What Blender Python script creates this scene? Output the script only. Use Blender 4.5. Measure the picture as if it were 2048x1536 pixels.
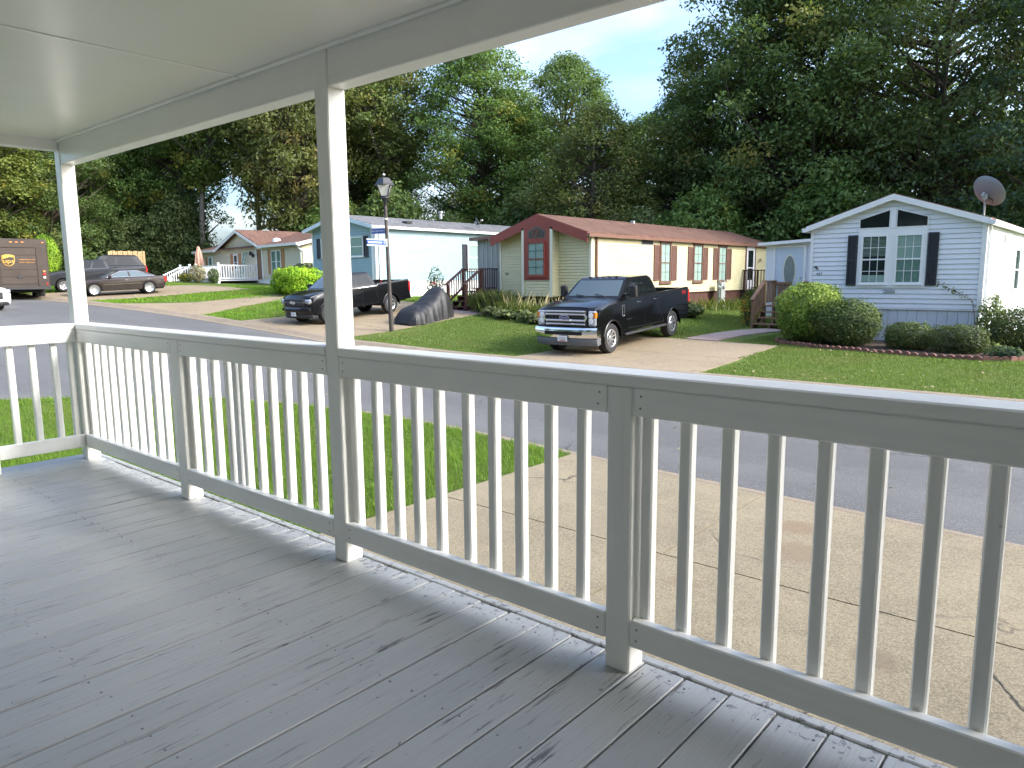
import bpy, math, random
import numpy as np
from mathutils import Vector, Matrix
SC = bpy.context.scene
for o in list(bpy.data.objects): bpy.data.objects.remove(o)
COL = SC.collection
rad = math.radians

# ------------------------------------------------------------------ camera
cam = bpy.data.objects.new('camera', bpy.data.cameras.new('camera'))
COL.objects.link(cam); SC.camera = cam
yaw, pitch, roll = .7095, .1449, -.0087
fw = Vector((-math.sin(yaw)*math.cos(pitch), math.cos(yaw)*math.cos(pitch), -math.sin(pitch)))
r0 = Vector((math.cos(yaw), math.sin(yaw), 0)); u0 = r0.cross(fw)
rr = r0*math.cos(roll)+u0*math.sin(roll); uu = u0*math.cos(roll)-r0*math.sin(roll)
m = Matrix((rr, uu, -fw)).transposed().to_4x4(); m.translation = (0, -1.8614, 1.238)
cam.matrix_world = m
cam.data.sensor_width = 36; cam.data.lens = 36*1468.5/2048
cam.data.clip_start = .05; cam.data.clip_end = 2000

# ------------------------------------------------------------------ sky and sun
SUN = Vector((.777, .313, .548)).normalized()
world = bpy.data.worlds.new('World'); SC.world = world; world.use_nodes = True
wn = world.node_tree; wn.nodes.clear()
def WN(t, **k):
    n = wn.nodes.new(t)
    for a, b in k.items(): setattr(n, a, b)
    return n
sky = WN('ShaderNodeTexSky', sky_type='NISHITA', sun_disc=False)
sky.sun_elevation = math.asin(SUN.z); sky.sun_rotation = math.atan2(SUN.x, SUN.y)
sky.air_density = 1.0; sky.dust_density = 4.6; sky.ozone_density = 5.0
tc = WN('ShaderNodeTexCoord'); sep = WN('ShaderNodeSeparateXYZ'); wn.links.new(tc.outputs['Generated'], sep.inputs[0])
addz = WN('ShaderNodeMath', operation='ADD'); wn.links.new(sep.outputs['Z'], addz.inputs[0]); addz.inputs[1].default_value = .25
mxz = WN('ShaderNodeMath', operation='MAXIMUM'); wn.links.new(addz.outputs[0], mxz.inputs[0]); mxz.inputs[1].default_value = .05
dv = WN('ShaderNodeVectorMath', operation='DIVIDE'); wn.links.new(tc.outputs['Generated'], dv.inputs[0])
cmb = WN('ShaderNodeCombineXYZ')
for i in range(3): wn.links.new(mxz.outputs[0], cmb.inputs[i])
wn.links.new(cmb.outputs[0], dv.inputs[1])
cn = WN('ShaderNodeTexNoise'); wn.links.new(dv.outputs[0], cn.inputs['Vector'])
cn.inputs['Scale'].default_value = 1.9; cn.inputs['Detail'].default_value = 7; cn.inputs['Roughness'].default_value = .52; cn.inputs['Distortion'].default_value = .5
crp = WN('ShaderNodeValToRGB'); wn.links.new(cn.outputs['Fac'], crp.inputs[0])
crp.color_ramp.elements[0].position = .42; crp.color_ramp.elements[0].color = (0, 0, 0, 1)
crp.color_ramp.elements[1].position = .66; crp.color_ramp.elements[1].color = (1, 1, 1, 1)
mixc = WN('ShaderNodeMixRGB', blend_type='ADD'); wn.links.new(crp.outputs[0], mixc.inputs['Fac']); wn.links.new(sky.outputs[0], mixc.inputs['Color1'])
mixc.inputs['Color2'].default_value = (1.0, .9, .7, 1)
bg = WN('ShaderNodeBackground'); wn.links.new(mixc.outputs[0], bg.inputs['Color']); bg.inputs['Strength'].default_value = .108
wo = WN('ShaderNodeOutputWorld'); wn.links.new(bg.outputs[0], wo.inputs['Surface'])
sun = bpy.data.objects.new('sun', bpy.data.lights.new('sun', 'SUN')); COL.objects.link(sun)
sun.data.energy = .85; sun.data.angle = rad(8); sun.data.color = (1, .98, .94)
sun.rotation_euler = (-SUN).to_track_quat('-Z', 'Y').to_euler(); sun.location = (20, 10, 30)
vs = SC.view_settings; vs.view_transform = 'Standard'; vs.look = 'None'; vs.exposure = 2.3; vs.gamma = 1; vs.use_curve_mapping = False
SC.render.engine = 'CYCLES'; SC.cycles.use_denoising = True
SC.cycles.max_bounces = 8; SC.cycles.diffuse_bounces = 4; SC.cycles.transparent_max_bounces = 12; SC.cycles.sample_clamp_indirect = 6

# ------------------------------------------------------------------ materials
MATS = {}
class NT:
    def __init__(s, name):
        s.m = bpy.data.materials.new(name); s.m.use_nodes = True; s.t = s.m.node_tree; s.t.nodes.clear()
        s.out = s.t.nodes.new('ShaderNodeOutputMaterial'); MATS[name] = s.m
    def n(s, typ, props=None, **inp):
        nd = s.t.nodes.new('ShaderNode'+typ)
        for a, b in (props or {}).items(): setattr(nd, a, b)
        for k, v in inp.items():
            k = k.replace('_', ' ')
            if k.isdigit(): k = int(k)
            elif k[0] == 'i' and k[1:].isdigit(): k = int(k[1:])
            sk = nd.inputs[k]
            if hasattr(v, 'node') or isinstance(v, bpy.types.NodeSocket): s.t.links.new(v, sk)
            elif isinstance(v, (tuple, list)) and len(v) == 3 and sk.type == 'RGBA': sk.default_value = (*v, 1)
            else: sk.default_value = v
        return nd
    def coord(s, rnd=True, scale=(1, 1, 1), kind='Object'):
        c = s.n('TexCoord').outputs[kind]
        if rnd:
            oi = s.n('ObjectInfo'); mu = s.n('Math', {'operation': 'MULTIPLY'}, i0=oi.outputs['Random'], i1=37.0)
            cb = s.n('CombineXYZ', i0=mu.outputs[0], i1=mu.outputs[0], i2=mu.outputs[0])
            c = s.n('VectorMath', {'operation': 'ADD'}, i0=c, i1=cb.outputs[0]).outputs[0]
        if scale != (1, 1, 1): c = s.n('Mapping', Vector=c, Scale=scale).outputs[0]
        return c
    def noise(s, v, scale, detail=4, rough=.55, dist=0):
        return s.n('TexNoise', Vector=v, Scale=scale, Detail=detail, Roughness=rough, Distortion=dist).outputs['Fac']
    def ramp(s, f, stops, interp='LINEAR'):
        r = s.n('ValToRGB', Fac=f); cr = r.color_ramp; cr.interpolation = interp
        while len(cr.elements) < len(stops): cr.elements.new(.5)
        for e, (p, c) in zip(cr.elements, stops):
            e.position = p; e.color = (*c, 1) if isinstance(c, tuple) else (c, c, c, 1)
        return r.outputs[0]
    def mix(s, f, a, b, mode='MIX'):
        return s.n('MixRGB', {'blend_type': mode}, Fac=f, Color1=a, Color2=b).outputs[0]
    def math(s, op, a, b=0.):
        return s.n('Math', {'operation': op}, i0=a, i1=b).outputs[0]
    def bump(s, h, strength, dist=.01):
        return s.n('Bump', Strength=strength, Distance=dist, Height=h).outputs[0]
    def bsdf(s, **k):
        b = s.n('BsdfPrincipled', **k); s.t.links.new(b.outputs[0], s.out.inputs['Surface']); return b
def mul(c, f): return tuple(min(1, max(0, x*f)) for x in c)
def M(name, col, rough=.6, metal=0., var=.12, vscale=2.5, bump=0., bscale=60, coat=0., stretch=(1, 1, 1), spec=.5, dirt=None, rnd=True):
    t = NT(name); v = t.coord(rnd, stretch)
    f = t.noise(v, vscale, 5)
    c = t.ramp(f, [(.3, mul(col, 1-var)), (.7, mul(col, 1+var))])
    if dirt:
        g = t.noise(v, dirt[2], 6, .6); c = t.mix(t.ramp(g, [(.5, 0.), (.75, dirt[1])]), c, dirt[0])
    k = dict(Base_Color=c, Roughness=rough, Metallic=metal, Specular_IOR_Level=spec)
    if coat: k['Coat_Weight'] = coat; k['Coat_Roughness'] = .06
    if bump: k['Normal'] = t.bump(t.noise(v, bscale, 4), bump, .01)
    t.bsdf(**k); return t.m
def glassy(name, col, rough=.06, alpha=1., spec=.5):
    t = NT(name)
    if alpha >= 1: t.bsdf(Base_Color=col, Roughness=rough, Specular_IOR_Level=spec); return t.m
    g = t.n('BsdfPrincipled', Base_Color=col, Roughness=rough, Specular_IOR_Level=.8)
    tr = t.n('BsdfTransparent', Color=(.85, .92, .9))
    fr = t.n('Fresnel', IOR=1.5)
    f = t.math('MAXIMUM', t.math('MULTIPLY', fr.outputs[0], 1.3), alpha)
    f = t.math('MULTIPLY', f, t.math('SUBTRACT', 1., t.n('NewGeometry').outputs['Backfacing']))
    mx = t.n('MixShader', Fac=f, i1=tr.outputs[0], i2=g.outputs[0]); t.t.links.new(mx.outputs[0], t.out.inputs['Surface']); return t.m
def leafmat(name, dark, light, odd=None, odda=.15, rough=.55, trans=.35):
    """leaf colour from a per-clump tint stored on the mesh, plus a per-plant shift"""
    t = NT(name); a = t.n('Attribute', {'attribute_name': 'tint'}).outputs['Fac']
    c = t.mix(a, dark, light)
    if odd:
        b = t.n('Attribute', {'attribute_name': 'odd'}).outputs['Fac']
        c = t.mix(t.math('MULTIPLY', b, odda), c, odd)
    oi = t.n('ObjectInfo').outputs['Random']
    c = t.n('HueSaturation', Hue=t.math('ADD', t.math('MULTIPLY', oi, .022), .497), Saturation=t.math('ADD', t.math('MULTIPLY', oi, .2), .85), Value=t.math('ADD', t.math('MULTIPLY', oi, .35), .82), Color=c).outputs[0]
    d = t.n('BsdfPrincipled', Base_Color=c, Roughness=rough, Specular_IOR_Level=.22)
    tr = t.n('BsdfTranslucent', Color=t.mix(.5, c, (.30, .42, .05)))
    mx = t.n('MixShader', Fac=trans, i1=d.outputs[0], i2=tr.outputs[0]); t.t.links.new(mx.outputs[0], t.out.inputs['Surface'])
    return t.m

# ------------------------------------------------------------------ mesh helpers
class MB:
    def __init__(s): s.v = []; s.f = []
    def add(s, vs, fs):
        n = len(s.v); s.v += [tuple(p) for p in vs]; s.f += [tuple(i+n for i in f) for f in fs]; return s
    def box(s, x0, x1, y0, y1, z0, z1):
        return s.add([(x, y, z) for z in (z0, z1) for y in (y0, y1) for x in (x0, x1)],
                     [(0, 2, 3, 1), (4, 5, 7, 6), (0, 1, 5, 4), (2, 6, 7, 3), (0, 4, 6, 2), (1, 3, 7, 5)])
    def cbox(s, x0, x1, y0, y1, z0, z1, c=.003):
        """box with chamfered edges"""
        X = ((x0, x0+c), (x1, x1-c)); Y = ((y0, y0+c), (y1, y1-c)); Z = ((z0, z0+c), (z1, z1-c)); v = []; ix = {}
        for i in (0, 1):
            for j in (0, 1):
                for k in (0, 1):
                    for a in range(3):
                        p = [X[i][1], Y[j][1], Z[k][1]]; p[a] = (X[i], Y[j], Z[k])[a][0]
                        ix[i, j, k, a] = len(v); v.append(tuple(p))
        f = []
        for i in (0, 1):
            q = [(i, 0, 0, 0), (i, 1, 0, 0), (i, 1, 1, 0), (i, 0, 1, 0)]; f.append([ix[t] for t in (q if i else q[::-1])])
            q = [(0, i, 0, 1), (1, i, 0, 1), (1, i, 1, 1), (0, i, 1, 1)]; f.append([ix[t] for t in (q[::-1] if i else q)])
            q = [(0, 0, i, 2), (1, 0, i, 2), (1, 1, i, 2), (0, 1, i, 2)]; f.append([ix[t] for t in (q if i else q[::-1])])
        for i in (0, 1):
            for j in (0, 1):
                f.append([ix[i, j, 0, 0], ix[i, j, 1, 0], ix[i, j, 1, 1], ix[i, j, 0, 1]])
                f.append([ix[i, 0, j, 0], ix[i, 1, j, 0], ix[i, 1, j, 2], ix[i, 0, j, 2]])
                f.append([ix[0, i, j, 1], ix[1, i, j, 1], ix[1, i, j, 2], ix[0, i, j, 2]])
                for k in (0, 1): f.append([ix[i, j, k, 0], ix[i, j, k, 1], ix[i, j, k, 2]])
        return s.add(v, f)
    def prism(s, poly, d0, d1, ax='y'):
        """2-D polygon pushed along an axis: ax y -> poly is (x,z); x -> (y,z); z -> (x,y)"""
        P = {'y': lambda a, b, d: (a, d, b), 'x': lambda a, b, d: (d, a, b), 'z': lambda a, b, d: (a, b, d)}[ax]
        n = len(poly); v = [P(a, b, d0) for a, b in poly]+[P(a, b, d1) for a, b in poly]
        f = [tuple(range(n)), tuple(range(2*n-1, n-1, -1))]+[(i, i+n, (i+1) % n+n, (i+1) % n) for i in range(n)]
        return s.add(v, f)
    def tube(s, pts, r, n=8, cap=True):
        pts = [Vector(p) for p in pts]; R = r if isinstance(r, (list, tuple)) else [r]*len(pts); base = len(s.v); vs = []; fs = []
        for i, p in enumerate(pts):
            t = (pts[min(i+1, len(pts)-1)]-pts[max(i-1, 0)]).normalized()
            a = t.cross(Vector((0, 0, 1)) if abs(t.z) < .95 else Vector((1, 0, 0))).normalized(); b = t.cross(a)
            vs += [p+(a*math.cos(2*math.pi*k/n)+b*math.sin(2*math.pi*k/n))*R[i] for k in range(n)]
        for i in range(len(pts)-1):
            for k in range(n): fs.append((i*n+k, i*n+(k+1) % n, (i+1)*n+(k+1) % n, (i+1)*n+k))
        if cap: fs += [tuple(range(n-1, -1, -1)), tuple((len(pts)-1)*n+k for k in range(n))]
        return s.add(vs, fs)
    def bar(s, p, q, w, h, up=(0, 0, 1)):
        """square bar from p to q, w across, h along up"""
        p, q = Vector(p), Vector(q); t = (q-p).normalized(); a = t.cross(Vector(up)).normalized()*w/2; b = a.cross(t).normalized()*h/2
        v = [e+i*a+j*b for e in (p, q) for i, j in ((-1, -1), (1, -1), (1, 1), (-1, 1))]
        return s.add(v, [(0, 1, 2, 3), (7, 6, 5, 4)]+[(i, i+4, (i+1) % 4+4, (i+1) % 4) for i in range(4)])
    def lathe(s, prof, n=24, ax='z', c=(0, 0, 0), a0=0, closed=False):
        """profile of (radius, along) turned about an axis through c"""
        v = []; f = []; m = len(prof)
        for k in range(n):
            a = a0+2*math.pi*k/n; ca, sa = math.cos(a), math.sin(a)
            for r, h in prof:
                p = {'z': (r*ca, r*sa, h), 'y': (r*ca, h, r*sa), 'x': (h, r*ca, r*sa)}[ax]; v.append((p[0]+c[0], p[1]+c[1], p[2]+c[2]))
        for k in range(n):
            for i in range(m-1+(1 if closed else 0)):
                f.append((k*m+i, ((k+1) % n)*m+i, ((k+1) % n)*m+(i+1) % m, k*m+(i+1) % m))
        return s.add(v, f)
    def quad(s, a, b, c, d, t=None):
        """quad, or a slab of thickness t behind it"""
        if not t: return s.add([a, b, c, d], [(0, 1, 2, 3)])
        n = (Vector(b)-Vector(a)).cross(Vector(d)-Vector(a)).normalized()*t; P = [Vector(p) for p in (a, b, c, d)]
        return s.add(P+[p-n for p in P], [(0, 1, 2, 3), (7, 6, 5, 4)]+[(i, i+4, (i+1) % 4+4, (i+1) % 4) for i in range(4)])
    def poly(s, pts, t):
        P = [Vector(p) for p in pts]; n = (P[1]-P[0]).cross(P[-1]-P[0]).normalized()*t; k = len(P)
        return s.add(P+[p-n for p in P], [tuple(range(k)), tuple(range(2*k-1, k-1, -1))]+[(i, i+k, (i+1) % k+k, (i+1) % k) for i in range(k)])
    def mesh(s, name, mat, smooth=0):
        me = bpy.data.meshes.new(name); me.from_pydata(s.v, [], s.f); me.update()
        me.materials.append(MATS[mat] if isinstance(mat, str) else mat)
        if smooth: shade(me, smooth)
        return me
    def build(s, name, mat, parent=None, smooth=0, loc=None, fix=False):
        me = s.mesh(name, mat, smooth)
        if fix: fixnormals(me)
        return obj(name, me, parent, loc)
def fixnormals(me):
    import bmesh
    b = bmesh.new(); b.from_mesh(me); bmesh.ops.recalc_face_normals(b, faces=b.faces); b.to_mesh(me); b.free()
def shade(me, ang):
    me.polygons.foreach_set('use_smooth', [True]*len(me.polygons)); me.set_sharp_from_angle(angle=rad(ang))
def obj(name, me, parent=None, loc=None, rz=0, scale=None):
    o = bpy.data.objects.new(name, me); COL.objects.link(o)
    if parent: o.parent = parent
    if loc is not None: o.location = loc
    if rz: o.rotation_euler.z = rz
    if scale is not None: o.scale = scale if hasattr(scale, '__len__') else (scale,)*3
    return o
def tag(o, label=None, cat=None, group=None, kind=None):
    for k, v in (('label', label), ('category', cat), ('group', group), ('kind', kind)):
        if v: o[k] = v
    return o
def thing(name, label, cat, loc=(0, 0, 0), rz=0, group=None):
    o = obj(name, None, None, loc, rz); o.empty_display_size = .2
    return tag(o, label, cat, group)
def struct(name, mb, mat, smooth=0): return tag(mb.build(name, mat, None, smooth), kind='structure')
def copy_tree(o, parent=None):
    c = o.copy(); COL.objects.link(c); c.parent = parent
    for ch in list(o.children): copy_tree(ch, c)
    return c
def text(s, size, mat, parent, M4, name='lettering', depth=.002, align='CENTER', name_scale=None):
    cu = bpy.data.curves.new('txt', 'FONT'); cu.body = s; cu.size = size; cu.extrude = depth; cu.align_x = align; cu.align_y = 'CENTER'; cu.resolution_u = 2
    t = bpy.data.objects.new('txt', cu); COL.objects.link(t); bpy.context.view_layer.update()
    me = bpy.data.meshes.new_from_object(t.evaluated_get(bpy.context.evaluated_depsgraph_get())); bpy.data.objects.remove(t)
    me.transform(M4); me.materials.clear(); me.materials.append(MATS[mat]); me.name = name
    return obj(name, me, parent)
def frame4(origin, xdir, ydir):
    """matrix whose local x,y lie along the two directions"""
    x = Vector(xdir).normalized(); y = Vector(ydir).normalized(); z = x.cross(y)
    m = Matrix((x, y, z)).transposed().to_4x4(); m.translation = origin; return m

# ------------------------------------------------------------------ lie of the land (metres; porch deck is z = 0)
ZR = [(-300, 4), (-120, 2.2), (-80, 1.6), (-60, 1.05), (-45, .68), (-38, .45), (-30, .03), (-23.3, -.40), (-18.5, -.70), (-14, -.82), (-10, -.85), (300, -.85)]
ZA = [(-300, .4), (-45, .3), (-35, .35), (-25, .45), (-16, .58), (-11, .26), (-6, .15), (300, .15)]
FC = [(-300, -50), (-60, 4.5), (-45, 8.2), (-38, 9.8), (-33, 10.8), (-27.4, 11.55), (-23.5, 11.8), (-17, 11.95), (-12, 12.05), (300, 12.05)]
NC = [(-300, -60), (-60, -5), (-26.6, 2.7), (-26, 1), (-25.6, -12), (-25.2, -60), (-15.6, -60), (-15.2, -5), (-14.9, 0), (-14.4, 1.8), (-13.4, 3.2), (-12.1, 4.1), (-10.5, 4.7), (-9, 4.95), (-7.4, 5.0), (-4.9, 4.78), (-3.4, 4.65), (-.5, 4.46), (300, 4.46)]
def ip(T, x): return float(np.interp(x, [t[0] for t in T], [t[1] for t in T]))
def sstep(t): t = min(max(t, 0), 1); return t*t*(3-2*t)
def far(x): return ip(FC, x)
def near(x): return ip(NC, x)
def road_z(x, y=None): return ip(ZR, x)
def lawn(x, y): return ip(ZR, x)+.08+ip(ZA, x)*sstep((y-far(x))/8.5)
# ------------------------------------------------------------------ surface materials
def paint(name, stretch):
    t = NT(name); v = t.coord(True, stretch)
    g = t.noise(v, 6, 6, .6); d = t.noise(t.coord(True), 3.5, 5)
    c = t.ramp(d, [(.3, (.86, .855, .80)), (.7, (.90, .895, .84))])
    spots = t.noise(t.coord(True), 28, 3, .7); c = t.mix(t.ramp(spots, [(.72, 0.), (.76, .5)]), c, (.40, .38, .34)); c = t.mix(t.ramp(t.noise(v, 1.1, 5, .7), [(.5, 0.), (.8, .35)]), c, (.62, .61, .56))
    t.bsdf(Base_Color=c, Roughness=.30, Specular_IOR_Level=.5, Normal=t.bump(t.math('ADD', g, t.math('MULTIPLY', d, .4)), .22, .004)); return t.m
paint('paint_x', (1, 14, 14)); paint('paint_y', (14, 1, 14)); paint('paint_z', (14, 14, 1))
t = NT('deck_paint')                                     # grey porch paint, worn along the grain
v = t.coord(True); gv = t.n('Mapping', Vector=v, Scale=(46, 2.6, 8)).outputs[0]
g = t.noise(gv, 1.6, 5, .62, .25); fine = t.noise(t.n('Mapping', Vector=v, Scale=(150, 3.2, 20)).outputs[0], 1.2, 3)
patch = t.noise(v, 2.3, 4); blot = t.noise(v, .8, 3)
vk = t.n('Mapping', Vector=v, Scale=(9, 2.1, 1)).outputs[0]
kn = t.n('TexVoronoi', Vector=vk, Scale=.75); kd = kn.outputs['Distance']
ring = t.math('MULTIPLY', t.math('SINE', t.math('MULTIPLY', kd, 85.)), t.ramp(kd, [(.05, 1.), (.2, 0.)]))
crack = t.math('MULTIPLY', t.ramp(g, [(.60, 0.), (.645, 1.)]), t.ramp(patch, [(.42, 0.), (.56, 1.)]))
knot = t.ramp(kd, [(.018, 1.), (.05, 0.)])
oc = t.n('SeparateXYZ', Vector=t.n('TexCoord').outputs['Object']).outputs['Y']
ends = t.math('MULTIPLY', t.ramp(t.math('ADD', t.math('MULTIPLY', oc, 3.), .75), [(.55, 0.), (1., 1.)]), .11)
chip = t.ramp(t.math('ADD', t.noise(v, 34, 4, .65), ends), [(.675, 0.), (.70, 1.)])
base = t.ramp(blot, [(.3, (.345, .35, .33)), (.7, (.42, .42, .39))])
base = t.mix(t.ramp(fine, [(.45, 0.), (.75, .30)]), base, (.245, .25, .24))
base = t.mix(t.math('MULTIPLY', t.ramp(ring, [(.5, 0.), (.9, 1.)]), .4), base, (.20, .205, .205))
dk = t.math('MINIMUM', t.math('ADD', t.math('ADD', crack, t.math('MULTIPLY', knot, .6)), t.math('MULTIPLY', chip, .75)), 1.)
base = t.mix(t.math('MULTIPLY', dk, .8), base, (.055, .052, .048))
h = t.math('SUBTRACT', t.math('ADD', t.math('MULTIPLY', g, .5), t.math('MULTIPLY', ring, .1)), dk)
t.bsdf(Base_Color=base, Roughness=t.ramp(fine, [(.3, .34), (.7, .55)]), Specular_IOR_Level=.5, Normal=t.bump(h, .35, .003))
t = NT('ceiling_paint'); v = t.coord(True)
c = t.ramp(t.noise(v, 1.2, 3), [(.3, (.74, .73, .67)), (.7, (.79, .78, .72))])
t.bsdf(Base_Color=c, Roughness=.30, Specular_IOR_Level=.5, Normal=t.bump(t.math('ADD', t.math('MULTIPLY', t.noise(t.coord(False, (60, 60, 60)), 3, 3), .12), t.noise(v, 2.2, 3)), .35, .01))
def concrete(name, c0, c1, ag=110, cracks=True, wear=1., spots=()):
    t = NT(name); v = t.coord(False); big = t.noise(v, .55, 5, .6); mid = t.noise(v, 3.2, 6, .65); fin = t.noise(v, ag, 3, .8)
    c = t.ramp(big, [(.3, c0), (.72, c1)])
    c = t.mix(t.ramp(mid, [(.42, 0.), (.7, .45*wear)]), c, mul(c0, .62))
    c = t.mix(t.ramp(fin, [(.47, 0.), (.62, .6)]), c, mul(c1, 1.4))
    c = t.mix(t.ramp(fin, [(.33, .65), (.45, 0.)]), c, mul(c0, .45))
    h = fin
    for sx, sy, sr, sc_ in spots:                        # oil and rust stains
        dd = t.n('VectorMath', {'operation': 'DISTANCE'}, i0=t.n('Mapping', Vector=v, Scale=(1, 1, 0)).outputs[0], i1=(sx, sy, 0)).outputs['Value']
        dd = t.math('ADD', t.math('DIVIDE', dd, sr), t.math('MULTIPLY', t.math('SUBTRACT', mid, .5), 1.6))
        c = t.mix(t.ramp(dd, [(.45, .55), (.9, 0.)]), c, sc_)
    if cracks:
        wv = t.n('VectorMath', {'operation': 'ADD'}, i0=v, i1=t.n('VectorMath', {'operation': 'SCALE'}, i0=t.n('TexNoise', Vector=v, Scale=2.2, Detail=4.).outputs['Color'], Scale=.55).outputs[0]).outputs[0]
        vd = t.n('TexVoronoi', {'feature': 'DISTANCE_TO_EDGE'}, Vector=wv, Scale=.42).outputs['Distance']
        k = t.math('MULTIPLY', t.ramp(vd, [(.0025, 1.), (.006, 0.)]), t.ramp(t.noise(v, .9, 2), [(.48, 0.), (.56, .9)]))
        c = t.mix(k, c, (.07, .06, .05)); h = t.math('SUBTRACT', fin, t.math('MULTIPLY', k, 4.))
    t.bsdf(Base_Color=c, Roughness=.85, Specular_IOR_Level=.3, Normal=t.bump(h, .5, .006)); return t.m
concrete('concrete', (.205, .17, .112), (.30, .25, .16), 85, spots=[(-1.96, 3.87, .22, (.20, .13, .075)), (-1.76, 3.31, .27, (.20, .14, .09)), (-2.13, 2.34, .13, (.20, .135, .085)), (-.9, 2.1, .16, (.16, .12, .08)), (-3.0, 3.1, .5, (.25, .20, .135))]); concrete('kerb_concrete', (.21, .165, .115), (.29, .235, .165), 60, False)
concrete('far_concrete', (.225, .175, .11), (.31, .245, .16), 30, True, .7); concrete('walk_concrete', (.30, .22, .19), (.38, .29, .26), 25, False)
t = NT('asphalt'); v = t.coord(False); big = t.noise(v, .35, 5, .6); fin = t.noise(v, 75, 3, .75); mid = t.noise(v, 5, 5)
c = t.ramp(big, [(.3, (.104, .101, .096)), (.7, (.142, .139, .132))]); c = t.mix(t.ramp(mid, [(.45, 0.), (.75, .35)]), c, (.09, .088, .084))
c = t.mix(t.ramp(fin, [(.55, 0.), (.66, .7)]), c, (.30, .295, .28)); c = t.mix(t.ramp(fin, [(.32, .7), (.44, 0.)]), c, (.05, .05, .052))
wv = t.n('VectorMath', {'operation': 'ADD'}, i0=v, i1=t.n('VectorMath', {'operation': 'SCALE'}, i0=t.n('TexNoise', Vector=v, Scale=1.6, Detail=5.).outputs['Color'], Scale=.8).outputs[0]).outputs[0]
vd = t.n('TexVoronoi', {'feature': 'DISTANCE_TO_EDGE'}, Vector=wv, Scale=.33).outputs['Distance']
k = t.math('MULTIPLY', t.ramp(vd, [(.002, 1.), (.006, 0.)]), t.ramp(t.noise(v, .5, 2), [(.5, 0.), (.58, .8)])); c = t.mix(k, c, (.025, .025, .025))
yy = t.n('SeparateXYZ', Vector=v).outputs['Y']; band = t.math('SINE', t.math('ADD', t.math('MULTIPLY', yy, 3.4), t.math('MULTIPLY', t.noise(v, .25, 2), 2.5)))
c = t.mix(t.ramp(band, [(.2, 0.), (1., .22)]), c, (.19, .185, .175))
vc = t.n('TexVoronoi', Vector=t.n('Mapping', Vector=wv, Scale=(.5, 1., 1.)).outputs[0], Scale=.22).outputs['Color']; c = t.mix(t.ramp(t.n('SeparateXYZ', Vector=vc).outputs['X'], [(.72, 0.), (.75, .28)]), c, (.085, .083, .08))
t.bsdf(Base_Color=c, Roughness=.82, Specular_IOR_Level=.35, Normal=t.bump(fin, .6, .008))
t = NT('turf'); v = t.coord(False); a = t.noise(v, .45, 5, .6); b = t.noise(v, 14, 5, .7)
c = t.ramp(a, [(.3, (.10, .15, .025)), (.55, (.13, .18, .03)), (.75, (.17, .19, .05))]); c = t.mix(t.ramp(b, [(.4, .6), (.6, 0.)]), c, (.05, .08, .018))
t.bsdf(Base_Color=c, Roughness=.9, Specular_IOR_Level=.2, Normal=t.bump(b, .8, .03))
M('mulch', (.075, .05, .034), .95, var=.4, vscale=30, bump=1., bscale=45); M('soil', (.10, .075, .05), .95, var=.3, vscale=12, bump=.8, bscale=30)

# ------------------------------------------------------------------ ground, road, kerbs
def axis(*seg):
    o = []
    for a, b, st in seg:
        n = max(1, round((b-a)/st)); o += [a+(b-a)*i/n for i in range(n)]
    return o+[seg[-1][1]]
GX = axis((-900, -300, 150), (-300, -60, 20), (-60, -27, 1.), (-27, -25, .1), (-25, -16, 1.), (-16, -9, .15), (-9, 4, .5), (4, 60, 8), (60, 600, 90))
mb = MB(); rows = []
D1 = [700, 300, 120, 60, 30, 15, 8, 5, 4, 3, 2, 1, .5, 0]; D2 = [0, .5, 1, 2, 3, 4, 5, 6, 7, 8, 9, 11, 14, 18, 25, 40, 80, 160, 400, 800]
for x in GX:
    n, f = near(x), far(x); rz = ip(ZR, x)
    col = [(x, n-d, lawn(x, n-d)) for d in D1]+[(x, n+.05, rz-.4), (x, f-.05, rz-.4)]+[(x, f+d, lawn(x, f+d)) for d in D2]
    rows.append(col)
nr = len(rows[0]); mb.v = [p for c in rows for p in c]
mb.f = [(i*nr+j, (i+1)*nr+j, (i+1)*nr+j+1, i*nr+j+1) for i in range(len(rows)-1) for j in range(nr-1)]
struct('ground', mb, 'turf', 60)
mb = MB(); RX = [x for x in GX if -120 <= x <= 300]; nn = 12
for x in RX:
    n, f = near(x)+.2, far(x)-.3
    for j in range(nn+1):
        y = n+(f-n)*j/nn; mb.v.append((x, y, ip(ZR, x)+.05*(1-(2*j/nn-1)**2)*min(1, (f-n)/7)*.6))
mb.f = [(i*(nn+1)+j, (i+1)*(nn+1)+j, (i+1)*(nn+1)+j+1, i*(nn+1)+j+1) for i in range(len(RX)-1) for j in range(nn)]
struct('road', mb, 'asphalt', 60)
def strip(name, mat, xs, prof, sm=60):
    mb = MB(); k = len(prof(xs[0]))
    for x in xs: mb.v += prof(x)
    mb.f = [(i*k+j, (i+1)*k+j, (i+1)*k+j+1, i*k+j+1) for i in range(len(xs)-1) for j in range(k-1)]
    return struct(name, mb, mat, sm)
def far_prof(x):
    f, z = far(x), ip(ZR, x); return [(x, f-d, z+h) for d, h in ((.62, -.05), (.60, .014), (.42, .018), (.36, .03), (.26, .085), (.2, .105), (.02, .11), (-.02, .10), (-.03, -.2))]
strip('far_kerb', 'kerb_concrete', axis((-62, -10, .5), (-10, 40, 2)), far_prof)
def near_prof(x):
    f, z = near(x), ip(ZR, x); return [(x, f+d, z+h) for d, h in ((-.02, -.2), (-.015, .075), (0, .085), (.10, .08), (.17, .045), (.30, .022), (.31, -.05))]
strip('near_kerb', 'kerb_concrete', axis((-14.9, -8, .1), (-8, 12, .5)), near_prof)

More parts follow.
